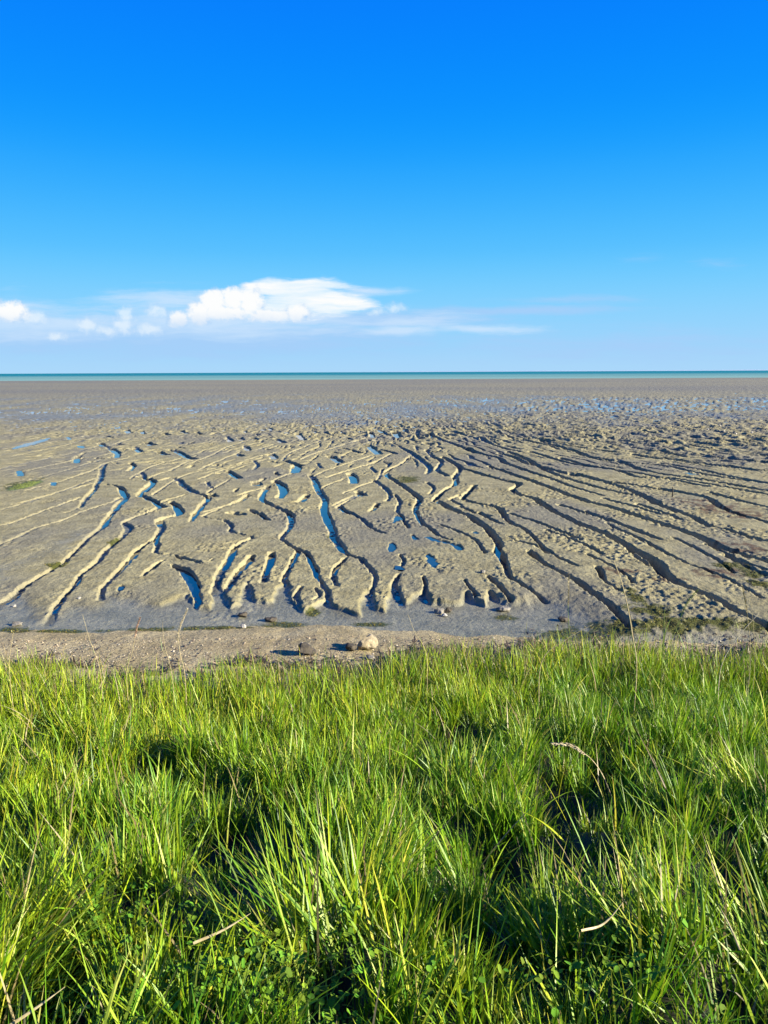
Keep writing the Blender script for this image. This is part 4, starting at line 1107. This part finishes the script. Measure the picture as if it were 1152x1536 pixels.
# ------------------------------------------------------------------ tall stalks standing above the turf
def plant_mat(name, a, b):
    m, N, B, O = material(name)
    P = pos(N); n1 = N.noise(P, 40, 3, .6)
    N.link(N.mix(N.smooth(n1, .35, .65), a, b), B.inputs['Base Color']); B.inputs['Roughness'].default_value = .6
    return m


straw_m = plant_mat('straw', (0.2592, 0.2088, 0.0936), (0.3960, 0.3384, 0.1872))
cream_m = plant_mat('seed_straw', (0.3960, 0.3312, 0.1944), (0.5616, 0.5040, 0.3456))
green_m = plant_mat('green_stem', (0.0720, 0.1152, 0.0144), (0.1440, 0.1944, 0.0288))
pink_m = plant_mat('pinkish_seed', (0.2880, 0.1800, 0.1152), (0.4464, 0.3168, 0.2160))


def smooth_path(P, n=10):
    P = [Vector(p) for p in P]
    Q = [P[0] * 2 - P[1]] + P + [P[-1] * 2 - P[-2]]
    out = []
    for i in range(1, len(Q) - 2):
        for k in range(n):
            t = k / n
            out.append(.5 * (2 * Q[i] + (Q[i + 1] - Q[i - 1]) * t + (2 * Q[i - 1] - 5 * Q[i] + 4 * Q[i + 1] - Q[i + 2]) * t * t + (3 * Q[i] - Q[i - 1] - 3 * Q[i + 1] + Q[i + 2]) * t ** 3))
    out.append(P[-1]); return out


def tube(name, path, r0, r1, mat, parent, sides=6):
    vs, fs = [], []
    for i, p in enumerate(path):
        d = (path[min(i + 1, len(path) - 1)] - path[max(i - 1, 0)]).normalized()
        e1 = d.cross(Vector((0, 1, 0.02))).normalized(); e2 = d.cross(e1)
        r = r0 + (r1 - r0) * i / (len(path) - 1)
        for k in range(sides):
            a = 2 * math.pi * k / sides
            vs.append(p + e1 * r * math.cos(a) + e2 * r * math.sin(a))
        if i:
            for k in range(sides):
                fs.append(((i - 1) * sides + k, (i - 1) * sides + (k + 1) % sides, i * sides + (k + 1) % sides, i * sides + k))
    return mesh_np(name, np.array([v_[:] for v_ in vs]), np.array(fs), mat, parent)


def spikelets(name, path, rad, mat, parent, seed, n=110, ln=.016):
    r_ = random.Random(seed); vs, fs = [], []
    for k in range(n):
        t = k / (n - 1); f_ = t * (len(path) - 1); i = min(int(f_), len(path) - 2)
        p = path[i].lerp(path[i + 1], f_ - i); d = (path[i + 1] - path[i]).normalized()
        env = math.sin(math.pi * (0.10 + 0.86 * t)) ** .7
        a = r_.uniform(0, 6.28); e1 = d.cross(Vector((0, 1, .02))).normalized(); e2 = d.cross(e1)
        o = e1 * math.cos(a) + e2 * math.sin(a)
        dirn = (d * r_.uniform(.8, 1.3) + o * r_.uniform(.2, .55)).normalized()
        s0 = p + o * rad * env * r_.uniform(.1, .8); l = ln * r_.uniform(.7, 1.3); w = ln * .16
        sd = dirn.cross(o).normalized(); nn = dirn.cross(sd)
        b = len(vs)
        vs += [s0, s0 + dirn * l * .5 + sd * w, s0 + dirn * l, s0 + dirn * l * .5 - sd * w, s0 + dirn * l * .5 + nn * w]
        fs += [(b, b + 1, b + 4), (b + 1, b + 2, b + 4), (b + 2, b + 3, b + 4), (b + 3, b, b + 4)]
    return mesh_np(name, np.array([v_[:] for v_ in vs]), np.array(fs), mat, parent, smooth=False)


def stalk(pts, y, label, stem_mat, head=None, head_mat=None, r=.0022, lean_y=.0, head_r=.006, nsp=110, cat='grass stalk', name='grass_stalk', leaf=None, ln=.016):
    P = [ypt(px, py, y + lean_y * i) for i, (px, py) in enumerate(pts)]
    foot = P[0]; gz = ground_z(foot.x, foot.y)
    if foot.z > gz + .01: P = [Vector((foot.x, foot.y, gz - .01))] + P
    root = bpy.data.objects.new(name, None); C.objects.link(root); root.location = P[0]
    root.empty_display_size = .05
    org = P[0].copy()
    path = [p - org for p in smooth_path(P)]
    tube('stem', path, r * 1.4, r * .8, stem_mat, root)
    if head:
        hp = [p - org for p in smooth_path([ypt(px, py, y + lean_y * (len(pts) - 1)) for px, py in head])]
        spikelets('seed_head', hp, head_r * 1.5, head_mat, root, len(label), int(nsp * 1.4), ln * 1.15)
    for lf in (leaf or []):
        a, b, c_ = [ypt(px, py, y + .02 * q) - org for q, (px, py) in enumerate(lf)]
        lp = smooth_path([a, b, c_], 6); vs, fs = [], []
        for i, p in enumerate(lp):
            t = i / (len(lp) - 1); d = (lp[min(i + 1, len(lp) - 1)] - lp[max(i - 1, 0)]).normalized()
            e = d.cross(Vector((.25, 1, 0))).normalized() * (.0065 * (1 - t ** 2) + .0006)
            vs += [p - e, p + e]
            if i: fs.append((2 * i - 2, 2 * i - 1, 2 * i + 1, 2 * i))
        mesh_np('leaf', np.array([v_[:] for v_ in vs]), np.array(fs), stem_mat, root)
    return tag(root, label, cat, 'tall stalks above the turf')


stalk([(277, 1010), (271, 985), (267, 957)], 6.2, 'tallest pale plume on the left, cream seed head leaning right over the wet mud', straw_m, [(266, 962), (270, 940), (281, 914)], cream_m, r=.0024, head_r=.007, nsp=170)
stalk([(190, 1012), (198, 980), (203, 954)], 6.2, 'pinkish seed head on a thin stem left of the cream plume', straw_m, [(202, 958), (205, 943), (210, 927)], pink_m, head_r=.005)
stalk([(258, 1012), (247, 968), (243, 928)], 6.3, 'bare thin straw stem between the pinkish seed head and the cream plume', straw_m, r=.0016)
stalk([(150, 1005), (134, 958), (124, 922)], 6.3, 'bare thin stem leaning left, left of the pinkish seed head', straw_m, r=.0016)
stalk([(14, 1005), (16, 975), (20, 948)], 6.1, 'straw stem at the far left edge above the turf', straw_m, r=.002)
stalk([(640, 985), (622, 948), (612, 922)], 6.4, 'thin pale stem leaning left, right of the pale boulder', straw_m, r=.0018)
stalk([(857, 985), (853, 935), (852, 905)], 6.6, 'upright stalk with slim yellow-green seed head against the mud creek', green_m, [(852, 910), (853, 886), (853, 862)], straw_m, head_r=.004, nsp=90)
stalk([(955, 1000), (949, 955), (941, 908), (932, 872), (921, 842)], 6.2, 'tallest reed on the right, bent left at its narrow tip', straw_m, r=.0034, leaf=[[(950, 962), (945, 925), (938, 893)]])
stalk([(1000, 985), (1014, 945), (1026, 915), (1034, 898)], 6.5, 'arching green grass with nodding green seed head at the right', green_m, [(1020, 925), (1032, 902), (1046, 886)], green_m, head_r=.009, nsp=80)
stalk([(993, 1000), (995, 955), (997, 914)], 6.4, 'straight dark green stem with a leaf, left of the nodding green seed head', green_m, r=.0026, leaf=[[(994, 970), (999, 945), (1008, 925)]])
stalk([(1126, 985), (1121, 925), (1113, 878)], 6.6, 'pale stalk with straw seed head near the right edge', straw_m, [(1121, 925), (1118, 900), (1113, 878)], straw_m, head_r=.005)
stalk([(1132, 1000), (1131, 950), (1126, 900)], 6.8, 'second pale stem right beside the straw seed head at the right edge', straw_m, r=.0018)
stalk([(812, 995), (848, 960), (890, 936)], 6.1, 'dead straw stalk lying aslant before the green seaweed patch', straw_m, r=.0026)
stalk([(1082, 1000), (1108, 955), (1138, 920)], 6.4, 'bleached blade slanting right below the straw seed head', cream_m, r=.0026)
stalk([(925, 1215), (905, 1165), (888, 1140), (873, 1128)], 4.0, 'drooping cream seed head bent over to the left in the middle of the turf', straw_m, [(878, 1132), (856, 1118), (830, 1116)], cream_m, r=.0026, head_r=.006, nsp=150)


def dry_blade(pts, y, w, label):
    P = smooth_path([ypt(px, py, y + .03 * i) for i, (px, py) in enumerate(pts)], 8)
    vs, fs = [], []
    for i, p in enumerate(P):
        t = i / (len(P) - 1); d = (P[min(i + 1, len(P) - 1)] - P[max(i - 1, 0)]).normalized()
        e = d.cross(Vector((.3, 1, -.5))).normalized() * w * (1 - .9 * t ** 2) * .36
        vs += [p - e, p + Vector((0, -.001, .0015)), p + e]
        if i: b = 3 * i; fs += [(b - 3, b - 2, b + 1, b), (b - 2, b - 1, b + 2, b + 1)]
    o = mesh_np('dry_blade', np.array([v_[:] for v_ in vs]), np.array(fs), straw_m)
    return tag(o, label, 'dry leaf', 'bleached blades in the near grass')


dry_blade([(872, 1396), (905, 1386), (936, 1352)], 1.95, .010, 'bleached blade curved up to the right beside a tuft right of centre')
dry_blade([(1110, 1425), (1094, 1388), (1075, 1352)], 1.98, .009, 'bleached blade hanging over the dark hollow at the right')
dry_blade([(290, 1415), (335, 1395), (376, 1370)], 1.95, .011, 'bleached straight blade lying low left of centre')
dry_blade([(5, 1545), (50, 1515), (98, 1480)], 1.62, .012, 'thick bleached stalk lying in the bottom left corner')

# green weed clump far out on the left, and a stick standing in the mud on the right
x, y = gpt(38, 728, 0)
g_ = np.linspace(-1, 1, 90); mx_, my_ = np.meshgrid(g_, g_); rr = np.hypot(mx_, my_) + .35 * fbm(mx_ * 2.5, my_ * 2.5, 311, 3)
hz_ = (1 - sstep(.35, .95, rr)) * (.05 + .06 * fbm(mx_ * 9, my_ * 9, 313, 3)) - .03 * (rr > .95)
vx_ = x + mx_ * .36; vy_ = y + my_ * 1.1
vz_ = ground_zs(vx_.ravel(), vy_.ravel()).reshape(vx_.shape) + hz_
idg = np.arange(8100).reshape(90, 90)
fq = np.stack([idg[:-1, :-1], idg[:-1, 1:], idg[1:, 1:], idg[1:, :-1]], -1)[(rr < 1.05)[:-1, :-1]]
used, inv = np.unique(fq, return_inverse=True)
vt = np.stack([vx_, vy_, vz_], -1).reshape(-1, 3)[used]
o = mesh_np('weed_clump', vt, inv.reshape(-1, 4), weed_m, col=np.array([(0.075, 0.095, 0.010)]) * RNG.uniform(.4, 1.5, (len(vt), 1)))
tag(o, 'single clump of green weed out on the mud at the left edge', 'seaweed clump')
x, y = gpt(1008, 750, 0); z = ground_z(x, y)
root_p = [Vector((0, 0, -.1)), Vector((.005, 0, .12)), Vector((-.004, .01, .27))]
o = tube('stick', smooth_path(root_p), .022, .015, dark_m, None); o.location = (x, y, z)
tag(o, 'short dark stick standing upright in the mud on the right', 'stick')

# faint coast beyond the sea, distance haze painted into its pale blue
hx = np.linspace(-2500, 27000, 120); hz = 38 + 26 * fbm(hx / 2500, hx * 0 + 2, 301, 4); hz *= sstep(-2500, 2500, hx)
vs = np.concatenate([np.stack([hx, hx * 0 + 38000, hx * 0 - 2], -1), np.stack([hx, hx * 0 + 38600, np.maximum(hz, 0)], -1), np.stack([hx, hx * 0 + 40500, hx * 0 - 2], -1)])
fs = []
for k in range(119): fs += [(k, k + 1, 121 + k, 120 + k), (120 + k, 121 + k, 241 + k, 240 + k)]
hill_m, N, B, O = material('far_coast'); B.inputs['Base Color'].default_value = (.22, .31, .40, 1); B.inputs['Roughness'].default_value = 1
tag(mesh_np('hills', vs, np.array(fs), hill_m), kind='structure')

# ------------------------------------------------------------------ render settings
sc = bpy.context.scene
sc.view_settings.view_transform = 'Standard'; sc.view_settings.look = 'None'
sc.view_settings.exposure = EXPO; sc.view_settings.gamma = 1.0
sc.render.engine = 'CYCLES'
sc.cycles.max_bounces = 5; sc.cycles.diffuse_bounces = 2; sc.cycles.transparent_max_bounces = 8
